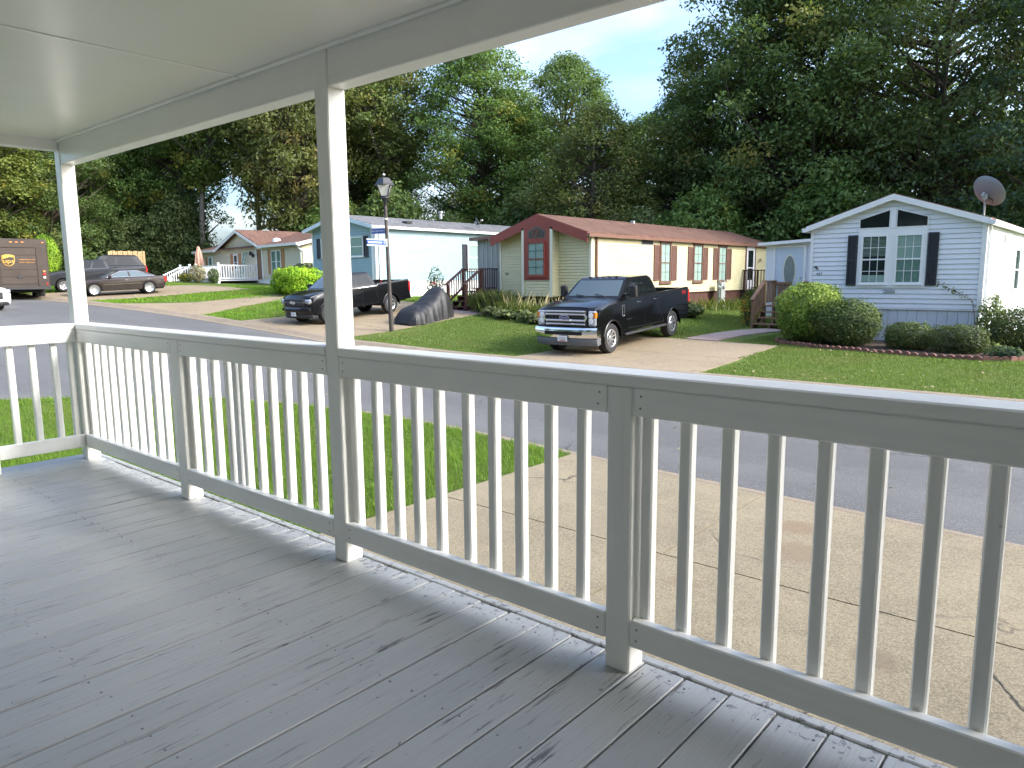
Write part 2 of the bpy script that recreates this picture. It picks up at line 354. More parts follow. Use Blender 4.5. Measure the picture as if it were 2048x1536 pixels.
def slab(name, cs, mat, parent, top=.012, thick=.10, n=8, zf=lawn, loc=None):
    """a flat slab laid on the land: four corners (x, y), counter-clockwise"""
    mb = MB(); P = [Vector((x, y, 0)) for x, y in cs]; N = n+1
    for lev in (0, -thick):
        for i in range(N):
            for j in range(N):
                u, w = i/n, j/n; p = (P[0]*(1-u)+P[1]*u)*(1-w)+(P[3]*(1-u)+P[2]*u)*w
                mb.v.append((p.x, p.y, zf(p.x, p.y)+top+lev))
    for i in range(n):
        for j in range(n): mb.f.append((i*N+j, (i+1)*N+j, (i+1)*N+j+1, i*N+j+1))
    B = N*N; rim = [i*N for i in range(N)]+[n*N+j for j in range(1, N)]+[i*N+n for i in range(n-1, -1, -1)]+[j for j in range(n-1, 0, -1)]
    for a, b in zip(rim, rim[1:]+rim[:1]): mb.f.append((a, a+B, b+B, b))
    return mb.build(name, mat, parent)
def driveway(name):
    o = obj(name, None); o['kind'] = 'structure'; return o
dw = driveway('driveway'); g = .007
for x0, x1 in ((-4.80, -2.5), (-2.5, .1), (.1, 3.4)):
    slab('slab', ((x0+g, .22), (x1-g, .22), (x1-g, 2.7-g), (x0+g, 2.7-g)), 'concrete', dw)
    slab('slab', ((x0+g, 2.7+g), (x1-g, 2.7+g), (x1-g, near(x1)-.03), (x0+g, near(x0)-.03)), 'concrete', dw)
dw = driveway('pickup_driveway'); g = .01
edge = lambda k, y: (-11.95+.03*(y-12.09), -9.55, -6.9-.075*(y-12.09))[k]
for a, b in ((12.09, 14.7), (14.7, 17.55)):
    for k in (0, 1): slab('slab', ((edge(k, a)+g, a+g), (edge(k+1, a)-g, a+g), (edge(k+1, b)-g, b-g), (edge(k, b)+g, b-g)), 'far_concrete', dw)
dw = driveway('side_driveway')
for a, b in ((11.88, 14.2), (14.2, 16.6), (16.6, 19.6)):
    for c, d in ((-24.6, -21.8), (-21.8, -18.9)): slab('slab', ((c+g, max(a, far(c))+g), (d-g, max(a, far(d))+g), (d-g, b-g), (c+g, b-g)), 'far_concrete', dw)
dw = driveway('curved_driveway')
slab('slab', ((-33.0, far(-33)+.03), (-27.0, far(-27)+.03), (-28.6, 14.2), (-31.2, 13.4)), 'far_concrete', dw)
slab('slab', ((-31.2, 13.42), (-28.6, 14.22), (-29.2, 18.0), (-31.4, 17.6)), 'far_concrete', dw)
dw = driveway('sedan_driveway')
slab('slab', ((-40.5, far(-40.5)+.03), (-35.2, far(-35.2)+.03), (-34.9, 14.0), (-40.4, 13.5)), 'far_concrete', dw)
slab('slab', ((-40.4, 13.52), (-34.9, 14.02), (-35.0, 18.5), (-40.3, 18.0)), 'far_concrete', dw)
pth = driveway('footpath')                                # paver walk from the drive to the brown steps
WP = [(-10.05, 17.57), (-10.0, 18.3), (-9.95, 19.1), (-9.85, 20.0), (-9.75, 20.8), (-9.6, 21.5), (-9.45, 22.0)]
for (ax, ay), (bx, by) in zip(WP, WP[1:]):
    slab('paver', ((ax-.02, ay+.006), (ax+.95, ay+.006), (bx+.95, by-.006), (bx-.02, by-.006)), 'walk_concrete', pth, .03, n=2)
pth = driveway('side_footpath')
slab('paver', ((-20.6, 18.2), (-18.95, 18.0), (-18.9, 18.7), (-20.5, 19.1)), 'walk_concrete', pth, .02, n=2)

# ------------------------------------------------------------------ porch
PO = thing('porch', 'white painted porch with grey plank deck and slatted railing in the foreground', 'porch')
W = .089; XC = -5.508; X2, XM, X3, X4, X5 = -4.114, -2.651, -1.217, .25, 1.7; R_ = random.Random(5)
M('deck_screw', (.21, .215, .215), .6)
bw = .1412; pit = .1437; y0, y1 = -2.76, .098
bm_ = MB().cbox(-bw/2, bw/2, y0, y1, -.032, 0, .003).mesh('deck_board', 'deck_paint')
k = math.floor((-5.68+1.125)/pit)
x = -1.125+pit/2+k*pit
while x < 3.0:
    o = obj('deck_board', bm_, PO, (x, R_.uniform(-.010, .003), R_.uniform(-.0012, .0012))); o.rotation_euler.y = R_.uniform(-.006, .006); o.scale.x = R_.uniform(.965, .985) if x < -1.6 else R_.uniform(.962, .980); x += pit
mb = MB()
for i in range(60):
    xx = -1.125+pit*(k+.5+i)
    for yy in (-2.3, -1.7, -1.1, -.5, .04):
        for dx in (-.045, .045): mb.lathe([(0, .0022), (.0036, .0022), (.0042, -.001)], 6, 'z', (xx+dx+R_.uniform(-.006, .006), yy+R_.uniform(-.01, .01), 0))
o = mb.build('deck_screws', 'deck_screw', PO); o['kind'] = 'stuff'
MB().cbox(-5.70, 3.1, .112, .150, -.19, -.004, .004).build('edge_board', 'deck_paint', PO)
MB().cbox(-5.742, -5.702, -2.76, .150, -.19, -.004, .004).build('edge_board', 'deck_paint', PO)
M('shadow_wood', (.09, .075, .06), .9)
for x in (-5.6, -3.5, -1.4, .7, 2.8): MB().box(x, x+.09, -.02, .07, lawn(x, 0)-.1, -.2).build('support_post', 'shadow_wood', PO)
MB().box(-5.69, 3.09, -2.7, .10, -.19, -.040).build('gap_shade_block', 'shadow_wood', PO)  # solid dark box added under the boards so the gaps stay dark
PT = 2.15
def post(x, y, z1, z0=-.001): return MB().cbox(x, x+W, y, y+W, z0, z1, .005).build('post', 'paint_z', PO)
post(XC-W, 0, PT); post(XM, 0, PT); post(X2, 0, .9105); post(X3, 0, .9105); post(X4, 0, PT); post(X5, 0, .9105)
post(XC-W, -.60, .9105); post(XC-W, -2.0, .9105); post(XC-W, -2.74, PT)
for a, b in ((XC, XM), (XM+W, X4), (X4+W, 3.2)):
    MB().cbox(a, b, .005, .092, 2.0, PT+.02, .004).build('beam', 'paint_x', PO)
    MB().cbox(a, b, -.004, .128, .911, .9495, .005).build('cap_rail', 'paint_x', PO)
MB().cbox(XC-.128, XC-.0005, -2.7, .128, .911, .9495, .005).build('cap_rail', 'paint_y', PO)
MB().cbox(XC-W+.004, XC-.004, -2.65, -.001, 2.085, PT+.02, .004).build('beam', 'paint_y', PO)
bal = MB().cbox(-.019, .019, .0385, .0765, .0955, .9105, .005).mesh('baluster', 'paint_z')
def section(a, b, xs):
    for z0, z1, nm in ((.8245, .9105, 'upper_rail'), (.093, .1815, 'lower_rail')):
        rl = MB().cbox(a+.0012, b-.0012, 0, .038, z0, z1, .004).build(nm, 'paint_x', PO)
        mb = MB()
        for xx in (a+.025, b-.03):
            for zz in (.3, .72): mb.lathe([(.0, -.0006), (.0038, -.0006), (.0046, .001)], 8, 'y', (xx+R_.uniform(-.004, .004), 0, z0+(z1-z0)*zz))
        mb.build('screw_heads', 'screw', rl)['kind'] = 'stuff'
    for x in xs: o = obj('baluster', bal, PO, (x+R_.uniform(-.004, .004), 0, 0)); o.rotation_euler.y = R_.uniform(-.006, .006); o.scale.x = R_.uniform(.95, 1.05); o.rotation_euler.z = R_.uniform(-.03, .03)
M('screw', (.30, .30, .29), .6)
section(XC, X2, [XC+.022]+[XC+.155+.1265*i for i in range(10)])
section(X2+W, XM, [X2+W+.03]+[X2+W+.155, X2+W+.285, X2+W+.43, X2+W+.505, X2+W+.585]+[X2+W+.715+.127*i for i in range(5)])
def xs_px(l): return l
section(XM+W, X3, [XM+W+.03, -2.385, -2.265, -2.14, -2.015, -1.86, -1.735, -1.605, -1.475, -1.345])
section(X3+W, X4, [X3+W+.03, -.978, -.845, -.715, -.588, -.463, -.338, -.212, -.085, .04, .16])
section(X4+W, X5, [X4+W+.1+.127*i for i in range(9)])
baly = MB().cbox(XC-.0765, XC-.0385, -.019, .019, .0955, .9105, .005).mesh('baluster', 'paint_z')
for a, b in ((-.511, 0), (-1.911, -.60)):
    for z0, z1, nm in ((.8245, .9105, 'upper_rail'), (.093, .1815, 'lower_rail')):
        MB().cbox(XC-.038, XC-.0012, a+.0006, b-.0006, z0, z1, .004).build(nm, 'paint_y', PO)
    y = b-.13
    while y > a+.03: obj('baluster', baly, PO, (0, y, 0)); y -= .128
obj('baluster', baly, PO, (0, -.03, 0))
M('seam', (.42, .42, .39), .7)
for a, b in ((-5.57, -3.213), (-3.205, -.775), (-.767, 1.66), (1.67, 3.2)):
    MB().cbox(a, b, -2.76, -.024, PT, PT+.02, .002).build('ceiling_panel', 'ceiling_paint', PO)
    MB().cbox(a+.004, b-.004, -.0225, .003, PT-.010, PT+.015, .003).build('ceiling_batten', 'paint_x', PO)
    MB().cbox(b-.006, b+.014, -2.76, -.03, PT-.004, PT+.012, .002).build('ceiling_batten', 'paint_y', PO)
MB().box(-5.66, 3.3, -2.8, .16, PT+.022, PT+.14).build('roof', 'paint_x', PO)
M('home_siding', (.68, .68, .66), .6, var=.05)
MB().box(-5.75, 9.0, -7.2, -2.78, -.9, 2.9).build('back_wall', 'home_siding', PO)
mb = MB(); mb.prism([(-7.5, 2.85), (-2.5, 2.85), (-5.0, 3.75)], -6.0, 9.3, 'x'); mb.build('home_roof', 'shadow_wood', PO, fix=True)
# ------------------------------------------------------------------ houses
M('vinyl_white', (.74, .76, .78), .5, var=.03); M('vinyl_yellow', (.64, .58, .345), .55, var=.05); M('vinyl_blue', (.29, .42, .46), .55, var=.04); M('vinyl_cream', (.62, .57, .43), .55, var=.05)
M('trim_white', (.80, .80, .79), .45, var=.03); M('trim_blue', (.60, .70, .76), .5, var=.03); M('trim_red', (.27, .055, .035), .5, var=.10); M('trim_brown', (.16, .085, .06), .55, var=.12); M('trim_cream', (.74, .70, .54), .5, var=.03)
M('shutter_dark', (.022, .024, .032), .5, var=.1); M('shutter_brown', (.15, .075, .055), .55, var=.15); M('shutter_tan', (.40, .20, .09), .6, var=.12, vscale=6); M('black_trim', (.02, .02, .022), .5)
M('skirt_white', (.60, .64, .67), .55, var=.06); M('skirt_red', (.085, .033, .024), .7, var=.25, vscale=4); M('skirt_plain', (.76, .76, .75), .6, var=.05, dirt=((.5, .48, .42), .5, 2.))
M('door_blue', (.55, .63, .70), .4, var=.03); M('door_brown', (.17, .09, .045), .5, var=.2, vscale=6); M('screen', (.04, .045, .045), .5)
M('curtain', (.62, .64, .60), .9, var=.10, vscale=5, stretch=(8, 8, 1)); M('curtain_green', (.30, .38, .34), .9, var=.15, vscale=5, stretch=(8, 8, 1)); M('dark_room', (.018, .022, .022), .8); M('blind', (.50, .48, .42), .7)
glassy('window_glass', (.05, .07, .07), .03, .10); glassy('dark_glass', (.012, .017, .018), .04); glassy('leaded_glass', (.22, .26, .24), .18)
M('wood_brown', (.23, .13, .075), .7, var=.2, vscale=4, stretch=(1, 1, 1)); M('wood_new', (.50, .36, .17), .7, var=.15, vscale=4); M('wood_red', (.085, .032, .022), .6, var=.25, vscale=6); M('wood_dark', (.055, .032, .022), .65, var=.2); M('wood_fence', (.50, .34, .17), .8, var=.2, vscale=3, stretch=(6, 6, 1))
M('galv', (.42, .43, .42), .45, .6, var=.08); M('dish_grey', (.22, .23, .23), .5, var=.04); M('dish_dark', (.10, .11, .13), .5); M('meter_grey', (.34, .36, .33), .55, var=.06); M('plate_white', (.75, .75, .75), .5); M('number_dark', (.03, .03, .03), .5); M('number_grey', (.33, .35, .36), .5); M('gutter_brown', (.20, .11, .08), .4, var=.1)
def shingle(name, col):
    t = NT(name); v = t.coord(False)
    br = t.n('TexBrick', Vector=v, Scale=1.0, Color1=mul(col, 1.25), Color2=mul(col, .75), Mortar=mul(col, .45), Mortar_Size=.012, Brick_Width=.31, Row_Height=.14)
    n = t.noise(v, 40, 4, .7); c = t.mix(t.ramp(n, [(.35, .5), (.6, 0.)]), br.outputs[0], mul(col, .55)); c = t.mix(t.ramp(t.noise(v, .9, 4), [(.4, 0.), (.7, .3)]), c, mul(col, 1.5))
    t.bsdf(Base_Color=c, Roughness=.95, Specular_IOR_Level=.2, Normal=t.bump(n, .6, .01)); return t.m
shingle('shingle_brown', (.145, .082, .06)); shingle('shingle_grey', (.17, .17, .17)); shingle('shingle_rust', (.185, .105, .078))

class Fr:
    """a wall plane: origin, direction along the wall, outward normal"""
    def __init__(s, O, U, N): s.O, s.U, s.N = Vector(O), Vector(U), Vector(N)
    def p(s, u, z, d): return s.O+s.U*u+s.N*d+Vector((0, 0, z))
    def box(s, mb, u0, u1, z0, z1, d0, d1):
        c = [s.p(u, z, d) for d in (d0, d1) for z in (z0, z1) for u in (u0, u1)]
        return mb.add(c, [(0, 2, 3, 1), (4, 5, 7, 6), (0, 1, 5, 4), (2, 6, 7, 3), (0, 4, 6, 2), (1, 3, 7, 5)])
    def build(s, name, mat, parent, *b, **k):
        mb = MB()
        for q in b: s.box(mb, *q)
        return mb.build(name, mat, parent, fix=True, **k)
    def board(s, mb, ua, ub, uc, ud, z0, z1, p0=.032, p1=.012):
        """lapped siding board: ua..ub at the bottom edge, uc..ud at the top"""
        c = [s.p(ua, z0, p0), s.p(ub, z0, p0), s.p(ud, z1, p1), s.p(uc, z1, p1), s.p(ua, z0, -.01), s.p(ub, z0, -.01), s.p(ud, z1, -.01), s.p(uc, z1, -.01)]
        return mb.add(c, [(0, 1, 2, 3), (7, 6, 5, 4), (0, 4, 5, 1), (1, 5, 6, 2), (2, 6, 7, 3), (3, 7, 4, 0)])
def siding(F, parent, mat, ext, z0, z1, ex, joined=False):
    """ext(z) -> (u0, u1); single boards, or one joined part where they are too small to tell apart"""
    mb = MB(); z = z0
    while z < z1-.02:
        b = min(z+ex, z1); a0, a1 = ext(z); c0, c1 = ext(b)
        if a1-a0 > .06:
            q = mb if joined else MB()
            F.board(q, a0, a1, min(c0, c1), max(c0, c1), z+.011, b)
            if not joined: q.build('siding_board', mat, parent, fix=True)
        z = b
    if joined: o = mb.build('siding', mat, parent, fix=True); o['kind'] = 'stuff'
def window(F, parent, u0, u1, z0, z1, fm='trim_white', back='curtain', nx=2, nz=2, fw=.05, hung=True, proud=.07, glass='window_glass', muntin=.018, upper=None, bm=None):
    w = F.build('window', fm, parent, (u0, u0+fw, z0, z1, -.01, proud), (u1-fw, u1, z0, z1, -.01, proud), (u0+fw, u1-fw, z0, z0+fw, -.01, proud), (u0+fw, u1-fw, z1-fw, z1, -.01, proud))
    a, b, c, d = u0+fw, u1-fw, z0+fw, z1-fw; mid = (c+d)/2; bm = bm or fm
    F.build('sill', fm, w, (u0-.03, u1+.03, z0-.035, z0-.001, -.01, proud+.02))
    sash = [(c, mid-.02), (mid+.02, d)] if hung else [(c, d)]
    if hung: F.build('meeting_rail', fm, w, (a, b, mid-.02, mid+.02, .034, proud-.008))
    for i, (s0, s1) in enumerate(sash):
        F.build('curtain', (upper if (i and upper) else back), w, (a, b, s0, s1, .02, .0335))  # a dark_room back is a dark sheet painted for the unlit room, no curtain
        F.build('pane', glass, w, (a, b, s0, s1, .040, .044))
        for k in range(1, nx): F.build('glazing_bar', bm, w, (a+(b-a)*k/nx-muntin/2, a+(b-a)*k/nx+muntin/2, s0, s1, .0445, .052))
        for k in range(1, nz): F.build('glazing_bar', bm, w, (a, b, s0+(s1-s0)*k/nz-muntin/2, s0+(s1-s0)*k/nz+muntin/2, .0448, .0515))
    return w
def shutter(F, parent, u0, u1, z0, z1, mat, louvre=True):
    s = F.build('shutter', mat, parent, (u0, u0+.045, z0, z1, .02, .07), (u1-.045, u1, z0, z1, .02, .07), (u0+.045, u1-.045, z0, z0+.06, .02, .07), (u0+.045, u1-.045, z1-.06, z1, .02, .07), (u0+.045, u1-.045, (z0+z1)/2-.03, (z0+z1)/2+.03, .02, .07), (u0+.045, u1-.045, z0+.06, z1-.06, .02, .045))
    if louvre:
        mb = MB(); z = z0+.075
        while z < z1-.08: F.box(mb, u0+.05, u1-.05, z, z+.022, .046, .060); z += .038
        o = mb.build('louvres', mat, s, fix=True); o['kind'] = 'stuff'
    return s
def gable_house(name, label, O, Wd, D, sb, ev, pk, wall, roof, rake, skirt, ex=.114, ov=.16, side_ov=.12, joined=False, rake_h=.15, corner='trim_white', gutter='trim_white', ridges=True, rz=0):
    """single-wide home, gable to the street; heights are above the base"""
    h = thing(name, label, 'house', O, rz); F = Fr((0, 0, 0), (1, 0, 0), (0, -1, 0)); S = Fr((Wd, 0, 0), (0, 1, 0), (1, 0, 0)); Lf = Fr((0, D, 0), (0, -1, 0), (-1, 0, 0))
    pt = (pk-ev)/(Wd/2); mb = MB()
    mb.prism([(.012, sb-.02), (Wd-.012, sb-.02), (Wd-.012, ev), (Wd/2, pk-.02), (.012, ev)], .012, D)
    mb.build('wall', wall, h, fix=True)
    ext = lambda z: (.0, Wd) if z <= ev else ((z-ev)/pt, Wd-(z-ev)/pt)
    siding(F, h, wall, ext, sb, pk-.03, ex, joined); siding(S, h, wall, lambda z: (0, D), sb, ev, ex, joined)
    F.build('corner_trim', corner, h, (-.02, .07, sb, ev+.0, .033, .045)); F.build('corner_trim', corner, h, (Wd-.07, Wd+.03, sb, ev, .033, .045)); S.build('corner_trim', corner, h, (-.03, .08, sb, ev, .033, .0445))
    for s in (0, 1):                                   # roof slopes
        e = Wd+side_ov if s else -side_ov; ze = ev-side_ov*pt; t = .07
        mb = MB(); P = [(e, ze), (Wd/2, pk), (Wd/2, pk+t), (e, ze+t)]
        mb.prism(P, -ov, D+.2); r = mb.build('roof', roof, h, fix=True)
        mb = MB(); mb.prism([(e, ze-rake_h+.05), (Wd/2, pk-rake_h+.05), (Wd/2, pk+.05), (e, ze+.05)], -ov-.03, -ov-.001); mb.build('rake_board', rake, h, fix=True)
        mb = MB(); mb.prism([(e, ze-.03), (Wd/2, pk-.03), (Wd/2, pk-.002), (e, ze-.002)], -ov+.001, -.022); mb.build('soffit', corner, h, fix=True)
        x = e+(.05 if s else -.05); mb = MB()
        mb.prism([(x-.05, ze-.10), (x+.045, ze-.10), (x+.06, ze+.01), (x-.05, ze+.01)] if s else [(x-.045, ze-.10), (x+.05, ze-.10), (x+.05, ze+.01), (x-.06, ze+.01)], -ov-.05, D+.2); mb.build('gutter', gutter, h, fix=True)
    if skirt:
        n = max(1, round(Wd/.24)) if skirt == 'skirt_white' else 6
        for i in range(n):
            a, b = Wd*i/n, Wd*(i+1)/n; q = [(a+.004, b-.004, -.35, sb-.03, -.05, -.012)]
            if skirt == 'skirt_white': q += [(a+(b-a)*.30, a+(b-a)*.36, -.35, sb-.03, -.012, -.006), (a+(b-a)*.63, a+(b-a)*.69, -.35, sb-.03, -.012, -.006), (b-.016, b-.004, -.35, sb-.03, -.012, -.004)]
            F.build('skirt_panel', skirt, h, *q)
        n = round(D/.9)
        for i in range(n): S.build('skirt_panel', skirt, h, (D*i/n+.004, D*(i+1)/n-.004, -.6, sb-.03, -.05, -.012))
        F.build('skirt_trim', corner if skirt == 'skirt_white' else skirt, h, (0, Wd, sb-.03, sb, -.02, .034)); S.build('skirt_trim', corner if skirt == 'skirt_white' else skirt, h, (0, D, sb-.03, sb, -.02, .034))
    return h, F, S

# --- white house on the right
z4 = -.66
H4, F4, S4 = gable_house('white_house', 'white house with black shutters and peaked window on the right', (-7.395, 20, z4), 4.24, 15, .97, 3.22, 3.93, 'vinyl_white', 'shingle_brown', 'trim_white', 'skirt_white', ex=.128, ov=.17)
S4.build('downspout', 'trim_white', H4, (.16, .25, .02, 3.1, .03, .10))
F4.build('window_surround', 'trim_white', H4, (1.27, 2.96, 1.52, 1.62, .01, .05), (1.27, 1.35, 1.62, 2.94, .01, .05), (2.03, 2.21, 1.62, 2.94, .01, .05), (2.88, 2.96, 1.62, 2.94, .01, .05), (1.27, 2.96, 2.94, 3.10, .01, .05))
for u0, u1, up in ((1.35, 2.03, 'dark_room'), (2.21, 2.88, 'curtain')):
    w = window(F4, H4, u0, u1, 1.62, 2.94, 'trim_white', 'dark_room' if up == 'dark_room' else 'curtain_green', 3, 2, .05, upper=up, muntin=.014)
    if up == 'dark_room':
        mb = MB(); z = 2.37
        while z < 2.86: F4.box(mb, u0+.055, u1-.055, z, z+.016, .0345, .0385); z += .034
        o = mb.build('blind', 'blind', w, fix=True); o['kind'] = 'stuff'
        F4.build('curtain', 'curtain', w, (u0+.055, u1-.055, 1.68, 1.86, .034, .0375))
for pts in ([(1.27, 3.10), (2.05, 3.10), (2.05, 3.625), (1.27, 3.365)], [(2.19, 3.10), (2.96, 3.10), (2.96, 3.365), (2.19, 3.625)]):
    mb = MB(); mb.poly([F4.p(u, z, .055) for u, z in pts], .03); w = mb.build('transom_window', 'trim_white', H4, fix=True)
    c = [sum(p[i] for p in pts)/4 for i in (0, 1)]
    mb = MB(); mb.poly([F4.p(c[0]+(u-c[0])*.93, c[1]+(z-c[1])*.84, .060) for u, z in pts], .01); mb.build('pane', 'dark_glass', w, fix=True)
F4.build('mullion', 'trim_white', H4, (2.055, 2.185, 3.10, 3.64, .01, .064))
shutter(F4, H4, 1.0, 1.25, 1.58, 2.95, 'shutter_dark'); shutter(F4, H4, 2.98, 3.23, 1.58, 2.95, 'shutter_dark')
for i, c in enumerate('437'):
    p = F4.build('number_tile', 'number_grey', H4, (1.98+.10*i, 2.06+.10*i, 1.37, 1.47, .018, .040)); text(c, .085, 'plate_white', p, frame4(F4.p(2.02+.1*i, 1.42, .041), (1, 0, 0), (0, 0, 1)), 'numeral')
text('437', .11, 'number_dark', H4, frame4(F4.p(.26, 1.90, .036), (1, 0, 0), (0, 0, 1)), 'house_number')
F4.build('ornament', 'number_dark', H4, (.17, .23, 2.03, 2.07, .018, .045), (.13, .19, 2.07, 2.12, .018, .042)); F4.build('meter_tag', 'number_grey', H4, (4.10, 4.15, 1.04, 1.11, .046, .052))
S4.build('vent', 'galv', H4, (3.0, 3.9, 2.68, 2.95, .01, .045)); window(S4, H4, 5.3, 6.3, 1.35, 2.62, 'trim_white', 'dark_room', 1, 1); S4.build('cable_box', 'meter_grey', H4, (2.3, 2.48, 1.05, 1.3, .02, .10))
mb = MB(); mb.tube([S4.p(2.4, 1.05, .05), S4.p(2.45, .75, .06), S4.p(2.6, .5, .06)], .012, 6); mb.tube([S4.p(2.33, 1.05, .04), S4.p(2.33, .0, .04)], .018, 6); mb.build('conduit', 'meter_grey', H4)
# entry lean-to with the oval-light door
mb = MB(); mb.prism([(-2.92, .45), (-.02, .45), (-.02, 3.02), (-2.92, 2.98)], 4.0, 7.5); mb.build('entry_wall', 'vinyl_white', H4, fix=True)
mb = MB(); mb.prism([(-3.12, 2.90), (-.03, 3.04), (-.03, 3.14), (-3.12, 3.00)], 3.72, 7.7); mb.build('entry_roof', 'trim_white', H4, fix=True)
E4 = Fr((-2.92, 4.0, 0), (1, 0, 0), (0, -1, 0))
E4.build('door_frame', 'trim_white', H4, (.28, .36, .86, 2.88, 0, .06), (1.34, 1.42, .86, 2.88, 0, .06), (.36, 1.34, 2.82, 2.88, 0, .06))
dr = E4.build('door', 'door_blue', H4, (.36, 1.34, .86, 2.82, 0, .03))
def oval(F, u, z, a, b, d0, d1, n=28): mb = MB(); mb.poly([F.p(u+a*math.cos(2*math.pi*k/n), z+b*math.sin(2*math.pi*k/n), d1) for k in range(n)], d1-d0); return mb
oval(E4, .86, 2.02, .225, .56, .02, .040).build('oval_rim', 'trim_cream', dr, fix=True); oval(E4, .86, 2.02, .185, .51, .035, .046).build('oval_pane', 'leaded_glass', dr, fix=True)
mb = MB()
for k in range(7): a = 2*math.pi*k/7; mb.tube([E4.p(.86, 2.02, .05), E4.p(.86+.18*math.cos(a), 2.02+.49*math.sin(a), .05)], .005, 4)
mb.build('leading', 'galv', dr)
MB().lathe([(0, .07), (.03, .07), (.035, .04), (.012, .03)], 10, 'y', (0, 0, 0)).build('handle', 'galv', dr, loc=E4.p(1.25, 1.78, .0)-Vector((0, .10, 0)))
for a, b, c, d in ((.48, .80, 1.0, 1.36), (.92, 1.24, 1.0, 1.36)): E4.build('door_panel', 'door_blue', dr, (a, b, c, d, .04, .052))
# --- brown wooden steps
def put_steps(name, label, O, W_, n, rise, run, land, mat, postmat, rail=.95, rz=0, sides=(1, 1), lattice=False):
    """open stair climbing towards +y, landing behind"""
    s = thing(name, label, 'steps', O, rz); top = n*rise
    for i in range(n-1): MB().cbox(0, W_, i*run, i*run+run+.03, (i+1)*rise-.04, (i+1)*rise, .004).build('tread', mat, s)
    MB().cbox(-.02, W_+.02, (n-1)*run, (n-1)*run+land, top-.04, top, .004).build('landing', mat, s)
    for x in (.0, W_/2-.02, W_-.04):
        mb = MB(); P = [(0, -.1), (.16, -.1)]+[((n-1)*run+.02, top-.30), ((n-1)*run+.02, top-.041)]
        for i in range(n-2, -1, -1): P += [(i*run+run, (i+1)*rise-.041), (i*run+.02, (i+1)*rise-.041)]
        P += [(.02, -.1)]; P = [P[1]]+P[2:-1]+[(.02, -.1)]
        mb.prism(P, x, x+.04, 'x'); mb.build('stringer', mat, s, fix=True)
    for sd, x in enumerate((-.06, W_-.03)):
        if not sides[sd]: continue
        ya, yb, yc = .02, (n-1)*run+.05, (n-1)*run+land-.05
        for y, z0, z1 in ((ya, -.15, rise+rail), (yb, -.4, top+rail), (yc, -.4, top+rail)): MB().cbox(x, x+.09, y, y+.09, z0, z1, .004).build('post', postmat, s)
        mb = MB(); mb.bar((x+.045, ya-.08, rise+rail-.02), (x+.045, yb+.05, top+rail+.02), .13, .04); mb.bar((x+.045, yb, top+rail+.02), (x+.045, yc+.09, top+rail+.02), .13, .04); mb.build('handrail', mat, s)
        mb = MB(); mb.bar((x+.045, ya, rise+.12), (x+.045, yb, top+.12), .04, .08); mb.build('lower_rail', mat, s)
        k = 1; L = yc-ya
        while ya+k*.13 < yc:
            y = ya+k*.13; k += 1
            if abs(y-yb) < .07: continue
            f = min(1, (y-ya)/(yb-ya)); z = rise+(top-rise)*f
            MB().cbox(x+.028, x+.062, y-.017, y+.017, z+.08, z+rail, .003).build('baluster', mat, s)
    return s, top
st, top4 = put_steps('brown_steps', 'brown wooden steps with new pale post leading to the white house door', (-9.92, 22.05, lawn(-9.5, 22.3)-.02), 1.15, 4, .19, .28, 1.05, 'wood_brown', 'wood_brown', .80, sides=(1, 0))
MB().cbox(-.06, .05, .92, 1.02, -.1, 1.62, .004).build('newel', 'wood_new', st)
for i in range(3): MB().cbox(.12+.14*i, .22+.14*i, 1.86, 1.885, .70, 1.5, .003).build('panel_board', 'wood_brown', st)
MB().cbox(.02, .58, 1.84, 1.90, 1.46, 1.54, .003).build('panel_rail', 'wood_brown', st); MB().cbox(1.0, 1.9, 1.75, 1.90, 1.50, 1.56, .003).build('side_rail', 'wood_brown', st)

# --- satellite dishes
def dish(name, label, p, r, mat, face, pole, arm=True):
    d = thing(name, label, 'satellite dish', p); n = Vector(face).normalized(); q = n.to_track_quat('Z', 'Y').to_matrix().to_4x4(); q.translation = (0, 0, pole)
    mb = MB(); mb.lathe([(0, 0), (r*.4, r*.03), (r*.75, r*.12), (r, r*.23), (r*1.02, r*.23), (r*1.01, r*.20), (r*.75, r*.09), (r*.4, 0), (0, -.02)], 32)
    o = mb.build('reflector', mat, d, 50); o.matrix_local = q @ Matrix.Diagonal((1.06, .86, 1, 1))
    MB().tube([(0, 0, -.15), (0, 0, pole*.6), (-n.x*.12, -n.y*.12, pole-.05)], .025, 8).build('mast', 'galv', d)
    MB().box(-.09, .09, -.09, .09, -.14, -.11).build('base_plate', 'galv', d)
    mb = MB(); mb.box(-.06, .06, -.06, .06, pole-.17, pole-.03); mb.tube([(-n.x*.1, -n.y*.1, pole-.1), (-n.x*.03, -n.y*.03, pole)], .05, 8); mb.build('bracket', 'galv', d)
    if arm:
        e = n*r*1.1+Vector((0, 0, pole-.25*r)); mb = MB(); mb.tube([(0, 0, pole-r*.8), e], .015, 6); mb.box(e.x-.04, e.x+.04, e.y-.06, e.y+.06, e.z-.04, e.z+.05); mb.build('feed_arm', 'galv', d)
    mb = MB(); mb.tube([(.06, 0, pole-.12), (.18, .02, pole-.2), (.16, 0, pole-.33), (.05, .02, pole-.3), (0, .03, -.1)], .010, 5); mb.build('cable', 'black_trim', d)
    return d
dish('satellite_dish', 'large grey oval satellite dish on the white house roof', (-3.47, 21.6, z4+3.40), .50, 'dish_grey', (.55, .55, .45), .60, False)

